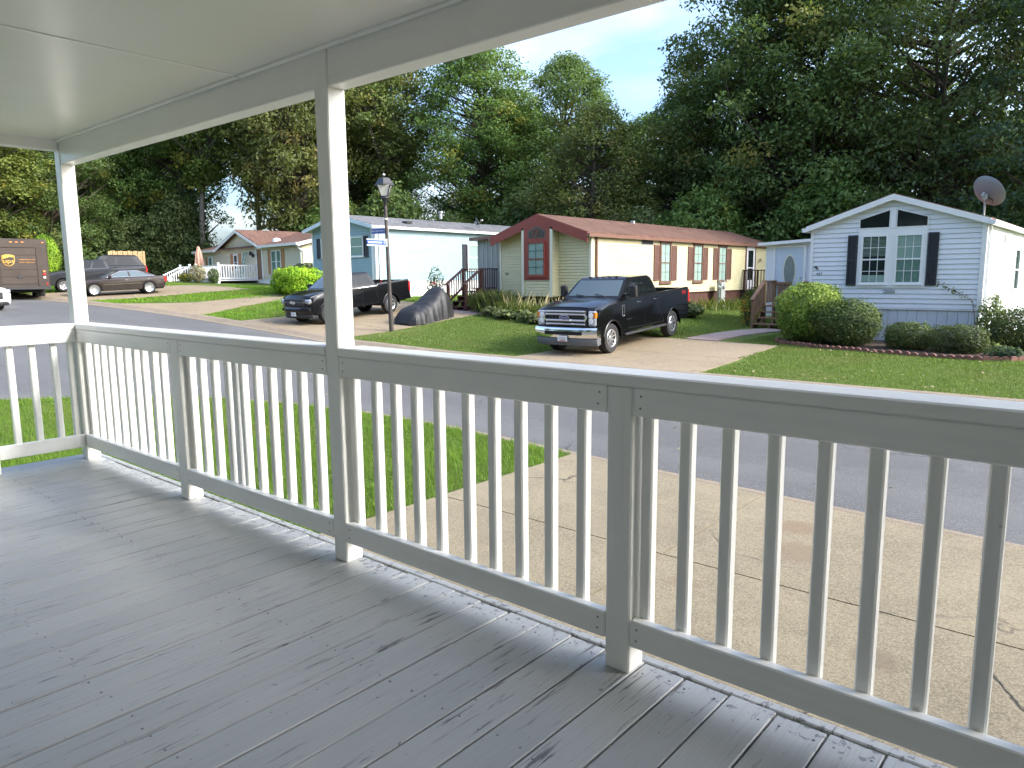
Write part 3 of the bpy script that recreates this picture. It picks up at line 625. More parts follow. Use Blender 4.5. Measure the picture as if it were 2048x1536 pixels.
# --- yellow house
z3 = -.17
H3, F3, S3 = gable_house('yellow_house', 'long yellow house with brown roof and red trimmed bay window', (-19.30, 20, z3), 4.27, 16, .69, 2.92, 3.62, 'vinyl_yellow', 'shingle_brown', 'trim_red', 'skirt_red', ex=.107, ov=.40, side_ov=.14, rake_h=.34, corner='trim_cream', gutter='gutter_brown')
S3.build('downspout', 'trim_brown', H3, (.22, .30, .1, 2.8, .03, .10))
b0, b1, bd = 1.44, 2.84, .38
B3 = Fr((0, -bd, 0), (1, 0, 0), (0, -1, 0)); BR = Fr((b1, -bd, 0), (0, 1, 0), (1, 0, 0))
mb = MB(); mb.prism([(b0+.01, .67), (b1-.01, .67), (b1-.01, 3.22), ((b0+b1)/2, 3.42), (b0+.01, 3.22)], -bd+.012, .0); mb.build('bay_wall', 'vinyl_yellow', H3, fix=True)
siding(B3, H3, 'vinyl_yellow', lambda z: (b0, b1), .69, 1.28, .107); siding(BR, H3, 'vinyl_yellow', lambda z: (0, bd), .69, 3.1, .107)
B3.build('bay_trim', 'trim_cream', H3, (b0-.02, b0+.09, .66, 3.18, .033, .05), (b1-.09, b1+.03, .66, 3.18, .033, .05))
mb = MB(); c3 = (b0+b1)/2; mb.poly([B3.p(u, z, .045) for u, z in ((b0+.09, 1.28), (b1-.09, 1.28), (b1-.09, 3.28), (c3, 3.47), (b0+.09, 3.28))], .03); bp = mb.build('bay_panel', 'trim_red', H3, fix=True)
w = window(Fr((0, -bd-.045, 0), (1, 0, 0), (0, -1, 0)), H3, c3-.42, c3+.42, 1.42, 2.68, 'trim_red', 'curtain', 2, 2, .06, bm='black_trim', muntin=.012)
mb = MB(); mb.poly([B3.p(u, z, .052) for u, z in ((c3-.42, 2.80), (c3+.42, 2.80), (c3+.42, 3.08), (c3, 3.26), (c3-.42, 3.08))], .02); tw = mb.build('transom_window', 'trim_brown', H3, fix=True)
mb = MB(); mb.poly([B3.p(u, z, .058) for u, z in ((c3-.36, 2.84), (c3+.36, 2.84), (c3+.36, 3.05), (c3, 3.20), (c3-.36, 3.05))], .01); mb.build('pane', 'dark_glass', tw, fix=True)
MB().lathe([(.10, 0), (.13, 0), (.13, .015), (.10, .015)], 20, 'y', closed=True).build('wreath', 'trim_red', tw, loc=B3.p(c3-.02, 3.0, .078))
text('331', .14, 'number_dark', H3, frame4(F3.p(.36, 1.52, .036), (1, 0, 0), (0, 0, 1)), 'house_number')
for c in (5.27, 8.15, 10.6):
    window(S3, H3, c-.45, c+.45, 1.10, 2.76, 'trim_brown', 'curtain', 2, 2, .09, bm='trim_brown', muntin=.014, proud=.075)
    S3.build('window_head', 'trim_brown', H3, (c-.52, c+.52, 2.76, 2.84, .01, .09)); shutter(S3, H3, c-.93, c-.50, 1.20, 2.62, 'shutter_brown'); shutter(S3, H3, c+.50, c+.93, 1.20, 2.62, 'shutter_brown')
S3.build('vent', 'black_trim', H3, (3.4, 4.25, 2.62, 2.82, .01, .038)); S3.build('vent_trim', 'galv', H3, (3.36, 3.4, 2.58, 2.86, .01, .04), (4.25, 4.29, 2.58, 2.86, .01, .04), (3.4, 4.25, 2.82, 2.86, .01, .04), (3.4, 4.25, 2.58, 2.62, .01, .04))
S3.build('door_frame', 'trim_brown', H3, (13.2, 13.3, .69, 2.9, .0, .06), (14.3, 14.4, .69, 2.9, .0, .06), (13.3, 14.3, 2.82, 2.9, 0, .06)); d3 = S3.build('door', 'trim_white', H3, (13.3, 14.3, .69, 2.82, .0, .045))
S3.build('pane', 'dark_glass', d3, (13.5, 14.1, 1.15, 1.72, .04, .052)); S3.build('pane', 'dark_glass', d3, (13.5, 14.1, 1.78, 2.6, .04, .052)); S3.build('pipe_vent', 'galv', H3, (6.0, 6.15, 3.45, 3.75, -2.1, -1.95))
mb = MB()
for k in range(9): a = k*.7; mb.tube([S3.p(15.0, 2.1, .03), S3.p(15.0+.3*math.cos(a), 2.1+.13*math.sin(a*1.7), .035)], .012, 5)
mb.build('wall_ornament', 'trim_brown', H3)
lp = thing('side_landing', 'dark brown railed landing at the yellow house side door', 'landing', (-15.0, 32.9, z3))
MB().cbox(.03, 1.25, 0, 1.7, .60, .66, .004).build('deck', 'wood_dark', lp)
for x, y in ((.05, .0), (1.17, .0), (1.17, 1.62), (.05, 1.62)): MB().cbox(x, x+.08, y, y+.08, -.3, 1.62, .004).build('post', 'wood_dark', lp)
MB().cbox(.03, 1.27, -.02, .09, 1.60, 1.65, .004).build('handrail', 'wood_dark', lp); MB().cbox(1.15, 1.27, .1, 1.7, 1.60, 1.65, .004).build('handrail', 'wood_dark', lp)
for i in range(7): MB().cbox(.20+i*.14, .235+i*.14, .02, .055, .66, 1.60, .003).build('baluster', 'wood_dark', lp)
for i in range(10): MB().cbox(1.19, 1.225, .16+i*.15, .195+i*.15, .66, 1.60, .003).build('baluster', 'wood_dark', lp)
mp = thing('meter_pedestal', 'grey electric meter pedestal beside the yellow house wall', 'electric meter', (-14.62, 29.75, lawn(-14.6, 29.8)))
MB().cbox(-.11, .11, -.20, .20, .30, 1.15, .01).build('cabinet', 'meter_grey', mp); MB().cbox(-.05, .05, -.24, -.20, -.2, 1.22, .006).build('mount_post', 'meter_grey', mp); MB().cbox(-.05, .05, .24, .34, -.2, 1.22, .006).build('mount_post', 'meter_grey', mp)
MB().lathe([(0, -.30), (.07, -.29), (.085, -.24), (.085, -.19)], 16, 'y', (0, .0, .93)).build('meter_dial', 'galv', mp, 40); MB().lathe([(0, .20), (.07, .19), (.085, .13), (.085, .10)], 16, 'x', (0, -.02, .93)).build('meter_dial', 'galv', mp, 40)
# dark red steps between the blue and yellow houses
sr, _ = put_steps('red_steps', 'dark red wooden steps with lattice side beside the yellow house', (-20.85, 18.55, lawn(-20.3, 18.6)-.02), .95, 4, .19, .28, 1.1, 'wood_red', 'wood_red', .85)
mb = MB()
for i in range(16):
    a = .25+i*.11
    for dx in (.55, -.55): mb.bar((.975, a, -.05 if dx > 0 else .9), (.975, a+.5, .9 if dx > 0 else -.05), .01, .035, (1, 0, 0))
o = mb.build('lattice', 'wood_red', sr); o['kind'] = 'stuff'
sh = thing('grey_entry', 'narrow grey entry shed between the blue and yellow houses', 'shed', (-20.35, 20.4, lawn(-20, 20.5)))
MB().box(-.55, 1.0, 0, 3, -.3, 2.75).build('wall', 'meter_grey', sh)
for i in range(6): MB().box(-.54+i*.25, -.50+i*.25, -.02, 0, 0, 2.7).build('batten', 'galv', sh)
mb = MB(); mb.prism([(-.75, 2.70), (1.02, 2.78), (1.02, 2.90), (-.75, 2.82)], -.3, 3.1); mb.build('roof', 'gutter_brown', sh, fix=True)

# --- pale blue house
z2 = .40
H2, F2, S2 = gable_house('blue_house', 'pale blue house with grey roof behind the lamp post', (-31.8, 20, z2), 4.88, 16, .68, 3.22, 3.78, 'vinyl_blue', 'shingle_grey', 'trim_blue', 'skirt_plain', ex=.104, ov=.35, side_ov=.2, joined=True, rake_h=.17)
S2.build('downspout', 'trim_white', H2, (.14, .22, .1, 3.1, .03, .10)); F2.build('corner_trim', 'trim_white', H2, (4.62, 4.78, .68, 3.2, .03, .04))
for u0, u1 in ((.75, 1.85), (2.75, 4.05)):
    window(F2, H2, u0, u1, 1.84, 2.76, 'trim_white', 'curtain', 1, 1, .05); shutter(F2, H2, u0-.34, u0-.04, 1.80, 2.78, 'shutter_dark', False); shutter(F2, H2, u1+.04, u1+.34, 1.80, 2.78, 'shutter_dark', False)
for u0, u1 in ((6.0, 6.85), (6.9, 7.75)): window(S2, H2, u0, u1, 1.2, 2.5, 'trim_white', 'curtain', 1, 1, .05)
shutter(S2, H2, 5.62, 5.95, 1.17, 2.52, 'shutter_dark', False); shutter(S2, H2, 7.8, 8.1, 1.17, 2.52, 'shutter_dark', False)
S2.build('cable', 'black_trim', H2, (6.872, 6.882, 1.0, 3.2, .034, .042)); S2.build('house_number', 'number_grey', H2, (.75, .95, .86, .96, .03, .042))
MB().lathe([(0, .28), (.14, .28), (.14, .2), (.09, .18), (.09, -.1)], 12).build('flue', 'galv', H2, loc=(3.6, 5.4, 3.95)); MB().box(4.0, 4.35, 2.4, 2.75, 3.44, 3.56).build('roof_vent', 'black_trim', H2)
dish('satellite_dish', 'small dark satellite dish on the blue house roof', (-27.05, 26.9, z2+3.32), .27, 'dish_dark', (.6, .5, .35), .42)

# --- cream house, far left
A1 = math.atan2(-.14, .99); z1 = .62; W1 = 16.7
H1 = thing('cream_house', 'cream house with brown roof and tan shutters behind the white deck', 'house', (-36.3-.99*W1, 22.3+.14*W1, z1), A1)
F1 = Fr((0, 0, 0), (1, 0, 0), (0, -1, 0)); S1 = Fr((W1, 0, 0), (0, 1, 0), (1, 0, 0)); sb, ev, D = .60, 2.62, 8.0
MB().box(.012, W1-.012, .012, D, -.5, ev).build('wall', 'vinyl_cream', H1); gx0, gx1, gp = 4.5, 11.3, 8.0
mb = MB(); mb.prism([(gx0+.05, ev-.01), (gx1-.05, ev-.01), (gp, 3.62)], .012, 3.5); mb.build('gable_wall', 'vinyl_cream', H1, fix=True)
siding(F1, H1, 'vinyl_cream', lambda z: (0, W1) if z < ev-.05 else (gx0+.05+(z-ev)*3.4, gx1-.05-(z-ev)*3.25), sb, 3.60, .11, True)
mb = MB(); mb.prism([(0, ev), (D, ev), (D/2, 3.62)], W1-.03, W1-.013, 'x'); mb.build('end_wall_sun_tone', 'vinyl_yellow', H1, fix=True)  # cream house end drawn yellow: its sunlit tone is put into the colour
siding(S1, H1, 'vinyl_yellow', lambda z: (0, D) if z < ev else ((z-ev)*4, D-(z-ev)*4), sb, 3.55, .11, True)  # end boards carry the same painted sunlit tone
mb = MB(); mb.prism([(-.3, ev-.06), (D/2, 3.66), (D/2, 3.74), (-.3, ev+.02)], -.3, W1+.3, 'x'); mb.build('roof', 'shingle_rust', H1, fix=True)
mb = MB(); mb.prism([(D+.3, ev-.06), (D/2, 3.66), (D/2, 3.74), (D+.3, ev+.02)], -.3, W1+.3, 'x'); mb.build('roof', 'shingle_rust', H1, fix=True)
for e in (gx0-.35, gx1+.35):
    mb = MB(); mb.prism([(e, ev-.05), (gp, 3.70), (gp, 3.79), (e, ev+.05)], -.34, 4.0); mb.build('gable_roof', 'shingle_rust', H1, fix=True)
    mb = MB(); mb.prism([(e, ev-.17), (gp, 3.58), (gp, 3.74), (e, ev)], -.375, -.345); mb.build('rake_board', 'trim_white', H1, fix=True)
for a, b in ((-.3, gx0-.36), (gx1+.36, W1+.3)): MB().box(a, b, -.42, -.305, ev-.13, ev+.01).build('gutter', 'trim_white', H1)
mb = MB(); mb.prism([(-.34, ev-.20), (D/2, 3.56), (D/2, 3.72), (-.34, ev+.0)], W1+.302, W1+.33, 'x'); mb.build('rake_board', 'trim_white', H1, fix=True)
mb = MB(); mb.tube([(W1+.1, -.36, ev-.14), (W1+.06, -.1, ev-.35), (W1+.06, .1, ev-.5), (W1+.06, .1, .2)], .045, 8); mb.tube([(-.1, -.36, ev-.14), (.1, -.1, ev-.35), (.1, -.06, .2)], .045, 8); mb.build('downspout', 'trim_white', H1)
MB().lathe([(0, .16), (.22, .10), (.26, 0), (.26, -.15)], 14).build('roof_vent', 'trim_white', H1, 40, loc=(11.6, .85, 2.98))
F1.build('corner_trim', 'trim_white', H1, (W1-.1, W1+.03, sb, ev, .033, .045)); F1.build('corner_trim', 'trim_white', H1, (-.02, .08, sb, ev, .033, .045)); F1.build('skirt', 'skirt_plain', H1, (0, W1, -.5, sb, -.01, .012))
for a, b in ((12.72, 13.42), (13.46, 14.1)): window(F1, H1, a, b, .98, 2.30, 'trim_white', 'curtain_green', 1, 1, .06, upper='curtain_green')
shutter(F1, H1, 12.28, 12.66, .92, 2.36, 'shutter_tan', False); shutter(F1, H1, 14.16, 14.54, .92, 2.36, 'shutter_tan', False)
window(F1, H1, 6.75, 7.45, 1.2, 2.25, 'trim_white', 'dark_room', 1, 1, .09); shutter(F1, H1, 6.25, 6.62, 1.2, 2.28, 'shutter_tan', False); shutter(F1, H1, 7.6, 7.97, 1.2, 2.28, 'shutter_tan', False)
window(F1, H1, 2.0, 2.8, 1.0, 2.2, 'trim_white', 'curtain_green', 1, 1, .09); shutter(F1, H1, 1.5, 1.88, 1.0, 2.2, 'shutter_tan', False)
F1.build('door_frame', 'trim_white', H1, (10.45, 10.58, .6, 2.55, .0, .06), (11.3, 11.42, .6, 2.55, 0, .06), (10.58, 11.3, 2.45, 2.55, 0, .06)); F1.build('door', 'door_brown', H1, (10.58, 11.3, .6, 2.45, 0, .045))
MB().lathe([(.05, .12), (.10, .06), (.09, -.10), (.04, -.14)], 10).build('wall_lantern', 'black_trim', H1, loc=(9.9, -.16, 2.22)); MB().lathe([(.05, .10), (.09, .05), (.08, -.10), (.04, -.14)], 10).build('wall_lantern', 'black_trim', H1, loc=(10.25, -.16, 2.1))
def loc1(x, y, z=0): c, s = math.cos(A1), math.sin(A1); o = H1.location; return (o.x+x*c-y*s, o.y+x*s+y*c, z)
# its white deck and stair
DK = thing('white_deck', 'white railed deck with stair in front of the cream house', 'deck', (H1.location.x, H1.location.y, z1), A1)
da, db, dy, dz = 3.4, 10.55, -2.5, .58
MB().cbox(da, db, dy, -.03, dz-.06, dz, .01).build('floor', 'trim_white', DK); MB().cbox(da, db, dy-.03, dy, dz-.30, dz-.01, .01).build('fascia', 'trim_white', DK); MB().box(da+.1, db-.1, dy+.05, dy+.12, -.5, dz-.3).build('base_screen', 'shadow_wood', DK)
def vpost(x, y, z0, z1):
    mb = MB(); mb.cbox(x-.06, x+.06, y-.06, y+.06, z0, z1, .006); mb.cbox(x-.08, x+.08, y-.08, y+.08, z1, z1+.04, .012); mb.box(x-.08, x+.08, y-.08, y+.08, z0, z0+.08); return mb.build('post', 'trim_white', DK)
def vrail(p, q, n):
    p, q = Vector(p), Vector(q)
    for h in (.10, .88): MB().bar(p+Vector((0, 0, h)), q+Vector((0, 0, h)), .05, .07).build('rail', 'trim_white', DK)
    for i in range(1, n):
        c = p.lerp(q, i/n); MB().cbox(c.x-.02, c.x+.02, c.y-.02, c.y+.02, c.z+.1, c.z+.88, .004).build('baluster', 'trim_white', DK)
for x in (da+.06, 5.3, 6.5, db-.06): vpost(x, dy+.06, dz-.35, dz+1.0)
vpost(da+.06, -.2, dz-.3, dz+1.0); vrail((6.5, dy+.06, dz), (db-.06, dy+.06, dz), 26); vrail((5.3, dy+.06, dz), (6.5, dy+.06, dz), 8); vrail((da+.06, dy+.06, dz), (da+.06, -.2, dz), 15); vrail((db-.06, dy+.06, dz), (db-.06, -.05, dz), 15)
for i in range(3): MB().cbox(da+.1, 5.25, dy-.35*(i+1)-.03, dy-.35*i-.03, dz-.19*(i+1)-.05, dz-.19*(i+1), .006).build('tread', 'trim_white', DK)
for x in (da+.06, 5.3):
    vpost(x, dy-1.25, -.35, .78); vrail((x, dy+.06, dz), (x, dy-1.25, dz-.62), 9)
    mb = MB(); mb.prism([(dy, dz-.02), (dy-1.2, -.05), (dy-1.2, -.3), (dy-.9, -.3), (dy, dz-.3)], x-.02, x+.02, 'x'); mb.build('stringer', 'trim_white', DK, fix=True)
um = thing('parasol', 'closed pink parasol standing on the white deck', 'parasol', loc1(4.75, -1.6, z1+dz))
mb = MB(); n = 24; pr = [(.0, 2.25), (.07, 2.18), (.17, 1.75), (.24, 1.2), (.32, .72), (.30, .66), (.05, .9)]
for k in range(n):
    a = 2*math.pi*k/n; w_ = 1+.22*(1 if k % 3 == 0 else -.6)
    mb.v += [(r*w_*math.cos(a), r*w_*math.sin(a), z+(.05 if k % 3 == 0 and i == 4 else 0)) for i, (r, z) in enumerate(pr)]
mb.f = [(k*7+i, ((k+1) % n)*7+i, ((k+1) % n)*7+i+1, k*7+i+1) for k in range(n) for i in range(6)]
M('parasol_cloth', (.58, .33, .23), .85, var=.1, vscale=6); mb.build('canopy', 'parasol_cloth', um, 35); MB().tube([(0, 0, 0), (0, 0, 2.3)], .025, 8).build('pole', 'wood_dark', um); MB().lathe([(0, .1), (.1, .08), (.26, .04), (.28, 0)], 18).build('base', 'black_trim', um)
ld = thing('ladder', 'green folding ladder leaning on the cream house wall', 'ladder', loc1(8.75, -.55, z1+dz), A1); M('ladder_green', (.16, .30, .25), .5)
for x in (0, .42): MB().bar((x, 0, 0), (x+.12, .42, 1.75), .04, .07).build('rail', 'ladder_green', ld)
for i in range(6): f = (i+.6)/6.2; MB().bar((.12*f, .42*f, 1.75*f), (.42+.12*f, .42*f, 1.75*f), .03, .06).build('rung', 'ladder_green', ld)
# wooden fence and far shed behind the cars
fe = thing('wooden_fence', 'new wooden board fence in front of the woods', 'fence', (-56.0, 19.6, lawn(-56, 20)), math.atan2(.93, .22))
for i in range(15): MB().cbox(i*.16, i*.16+.145, (i % 2)*.05, (i % 2)*.05+.02, .1, 1.95+.02*(i % 3), .004).build('board', 'wood_fence', fe)
for z in (.4, 1.6): MB().box(0, 2.4, .022, .048, z, z+.09).build('rail', 'wood_fence', fe)
M('far_wall', (.42, .50, .46), .7, var=.05)
fb = thing('metal_building', 'pale green metal building glimpsed through the tree trunks', 'building', (-92, 62, 1.5), .5)
MB().box(-9, 9, 0, 14, 0, 5.5).build('wall', 'far_wall', fb)
mb = MB(); mb.prism([(-9.4, 5.4), (0, 6.6), (9.4, 5.4), (9.4, 5.7), (0, 6.9), (-9.4, 5.7)], -.3, 14.3); mb.build('roof', 'galv', fb, fix=True)
for i in range(5): MB().box(-8+3.6*i, -6+3.6*i, -.06, 0, 3.5, 4.7).build('window', 'dark_glass', fb)
# ------------------------------------------------------------------ vehicles (x forward, front axle at x = 0)
def carpaint(name, col, rough=.22, metal=0., coat=1.):
    t = NT(name); n = t.noise(t.coord(True), 2.0, 4)
    t.bsdf(Base_Color=t.ramp(n, [(.3, mul(col, .85)), (.7, mul(col, 1.15))]), Roughness=rough, Metallic=metal, Coat_Weight=coat*.55, Coat_Roughness=.04, Specular_IOR_Level=.2, Normal=t.bump(t.noise(t.coord(True), 1.6, 2), .03, .02))
carpaint('paint_black', (.003, .003, .0035)); carpaint('paint_charcoal', (.005, .0055, .0065)); carpaint('paint_brown', (.035, .027, .024), .25, .4); carpaint('paint_slate', (.03, .032, .036), .25, .3); carpaint('paint_white', (.75, .76, .77)); carpaint('van_brown', (.055, .043, .036), .42, 0, .3)
M('tyre', (.018, .018, .018), .85, var=.2, vscale=20); M('alloy', (.62, .63, .64), .28, .9, var=.05); M('alloy_dark', (.25, .26, .27), .3, .9); M('chrome', (.75, .76, .77), .10, 1., var=.02); M('black_plastic', (.022, .022, .023), .6, var=.1); M('grey_plastic', (.10, .105, .11), .5, var=.08); M('under', (.01, .01, .01), .9); M('red_lens', (.42, .012, .015), .2); M('amber_lens', (.75, .22, .02), .25); M('lamp_clear', (.55, .57, .60), .15, .6); M('lamp_white', (.85, .85, .83), .3); M('plate_red', (.55, .08, .08), .5); M('seat', (.05, .05, .05), .8); M('gold', (.62, .36, .06), .4, .2); M('emblem_blue', (.01, .03, .14), .3); M('gold_text', (.55, .25, .06), .5); M('light_orange', (.8, .25, .06), .4)
glassy('car_glass', (.006, .008, .009), .03, spec=.35); glassy('car_glass_light', (.09, .125, .14), .04, spec=.5); M('decal_red', (.45, .02, .02), .4)
def wheel(parent, x, y, r, w, rimmat='alloy', spokes=8, side=1, rr=.62):
    mb = MB(); h = w/2
    mb.lathe([(r*rr, -h*.8), (r*.80, -h), (r*.95, -h*.95), (r, -h*.7), (r, h*.7), (r*.95, h*.95), (r*.80, h), (r*rr, h*.8)], 32, 'y'); o = mb.build('wheel', 'tyre', parent, 40, (x, y, r))
    f = side*h; mb = MB()
    mb.lathe([(r*rr, f*.8), (r*(rr-.02), f*.92), (r*(rr-.09), f*.86), (r*(rr-.10), f*.35), (r*.1, f*.3), (0, f*.3)], 32, 'y'); mb.build('barrel', 'alloy_dark', o, 40)
    mb = MB()
    for k in range(spokes):
        a = 2*math.pi*k/spokes; c, s = math.cos(a), math.sin(a); pc = Vector((-s, 0, c)); d = Vector((c, 0, s)); yv = Vector((0, f*.66, 0)); yo = Vector((0, f*.86, 0))
        wi, wo_ = r*.05, r*(.075 if spokes > 7 else .11)
        P = [d*r*.12+pc*wi+yv, d*r*.12-pc*wi+yv, d*r*(rr-.07)-pc*wo_+yo, d*r*(rr-.07)+pc*wo_+yo]; q = Vector((0, -f*.25, 0))
        mb.add(P+[p+q for p in P], [(0, 1, 2, 3), (7, 6, 5, 4), (0, 4, 5, 1), (1, 5, 6, 2), (2, 6, 7, 3), (3, 7, 4, 0)])
    mb.lathe([(r*(rr-.09), f*.86), (r*(rr-.02), f*.95), (r*rr, f*.9)], 32, 'y'); mb.lathe([(0, f*.82), (r*.13, f*.78), (r*.16, f*.6)], 14, 'y'); mb.build('rim', rimmat, o, 30)
    return o
def arch(cx, cz, r, a0, a1, n=9): return [(cx+r*math.cos(a0+(a1-a0)*i/n), cz+r*math.sin(a0+(a1-a0)*i/n)) for i in range(n+1)]
def loft_body(prof, slices, name, mat, parent, smooth=32):
    """side profile (x, z, kind) repeated at several half-widths; slices: list of (y, f) with f mapping a profile point"""
    mb = MB(); n = len(prof); S = [(-y, f) for y, f in slices[::-1] if y > 0]+[(y, f) for y, f in slices]
    for y, f in S:
        for p in prof: x, z = f(*p); mb.v.append((x, y, z))
    for i in range(len(S)-1):
        for j in range(n): a, b = i*n+j, i*n+(j+1) % n; mb.f.append((a, b, b+n, a+n))
    mb.f += [tuple(range(n-1, -1, -1)), tuple((len(S)-1)*n+j for j in range(n))]
    return mb.build(name, mat, parent, smooth, fix=True)
class Cab:
    """greenhouse: eight corners -> faces on which panes are set"""
    def __init__(s, xb0, xt0, xt1, xb1, wb, wt, zb, zt, nose=.06):
        s.a = (xb0, xt0, xt1, xb1, wb, wt, zb, zt)
        s.nose = nose
    def side(s, sg):
        x0, t0, t1, x1, wb, wt, zb, zt = s.a
        return lambda u, v: Vector(((x0+(x1-x0)*u)*(1-v)+(t0+(t1-t0)*u)*v, sg*(wb*(1-v)+wt*v), zb+(zt-zb)*v))
    def front(s):
        x0, t0, t1, x1, wb, wt, zb, zt = s.a
        return lambda u, v: Vector((x0*(1-v)+t0*v+s.nose*(1-(2*u-1)**2), (2*u-1)*(wb*(1-v)+wt*v), zb+(zt-zb)*v))
    def rear(s):
        x0, t0, t1, x1, wb, wt, zb, zt = s.a
        return lambda u, v: Vector((x1*(1-v)+t1*v-s.nose*.5*(1-(2*u-1)**2), (2*u-1)*(wb*(1-v)+wt*v), zb+(zt-zb)*v))
    def shell(s, name, mat, parent):
        x0, t0, t1, x1, wb, wt, zb, zt = s.a; mb = MB(); K = 6; N = 5
        lv = [0, .35, .7, .92, 1.]; ins = [0, 0, 0, .0, .07]
        for v, q in zip(lv, ins):
            ring = []
            for i in range(K+1): p = s.front()(1-i/K, v); ring.append(p)
            for i in range(1, N): ring.append(s.side(-1)(i/N, v))
            for i in range(K+1): ring.append(s.rear()(i/K, v))
            for i in range(N-1, 0, -1): ring.append(s.side(1)(i/N, v))
            c = Vector(((t0+t1)/2, 0, zt+(.015 if q else 0)))
            mb.v += [tuple(p.lerp(Vector((c.x, 0, p.z)), q)+Vector((0, 0, -.012 if v == .92 else (.018 if q else 0)))) for p in ring]
        m_ = len(ring)
        for i in range(len(lv)-1):
            for j in range(m_): mb.f.append((i*m_+j, i*m_+(j+1) % m_, (i+1)*m_+(j+1) % m_, (i+1)*m_+j))
        n0 = len(mb.v); mb.v.append(((t0+t1)/2, 0, zt+.045)); B = (len(lv)-1)*m_
        for j in range(m_): mb.f.append((B+j, B+(j+1) % m_, n0))
        return mb.build(name, mat, parent, 40, fix=True)
    def pane(s, fn, u0, u1, v0, v1, mat, parent, name, off=.008, cut=(0, 0), nu=5, nv=3):
        mb = MB(); g = [[None]*(nv+1) for _ in range(nu+1)]
        for i in range(nu+1):
            for j in range(nv+1):
                v = v0+(v1-v0)*j/nv; f = j/nv; a = u0+cut[0]*f; b = u1+cut[1]*f; u = a+(b-a)*i/nu; e = 1e-3
                n = (fn(u+e, v)-fn(u-e, v)).cross(fn(u, v+e)-fn(u, v-e)).normalized(); p = fn(u, v)
                ctr = Vector(((s.a[1]+s.a[2])/2, 0, (s.a[6]+s.a[7])/2))
                if n.dot(p-ctr) < 0: n = -n
                g[i][j] = (p+n*off, p-n*.006)
        for lev in (0, 1):
            for i in range(nu+1):
                for j in range(nv+1): mb.v.append(g[i][j][lev])
        N = nv+1; B = (nu+1)*N
        for i in range(nu):
            for j in range(nv): q = (i*N+j, (i+1)*N+j, (i+1)*N+j+1, i*N+j+1); mb.f += [q, tuple(k+B for k in q[::-1])]
        rim = [i*N for i in range(nu+1)]+[nu*N+j for j in range(1, N)]+[i*N+nv for i in range(nu-1, -1, -1)]+[j for j in range(nv-1, 0, -1)]
        for a, b in zip(rim, rim[1:]+rim[:1]): mb.f.append((a, a+B, b+B, b))
        return mb.build(name, mat, parent, 50, fix=True)
def seam(parent, pts, y, mat='under', w=.007):
    for sg in (-1, 1):
        mb = MB()
        for (a, b), (c, d) in zip(pts, pts[1:]): mb.bar((a, sg*(y+.0005), b), (c, sg*(y+.0005), d), w, .004, (0, 1, 0))
        mb.build('door_seam', mat, parent)
def place(o, x, y, heading, zf=lawn, base=3.6, dz=0, sc=1.):
    """stand a vehicle on the land, tilted with it; heading is the direction it faces"""
    fx, fy = math.cos(heading), math.sin(heading); z0 = zf(x, y); z1_ = zf(x-fx*base, y-fy*base)
    o.scale = (sc, sc, sc)
    o.location = (x, y, z0+dz+.012); o.rotation_euler = (0, math.atan2(z1_-z0, base), heading)

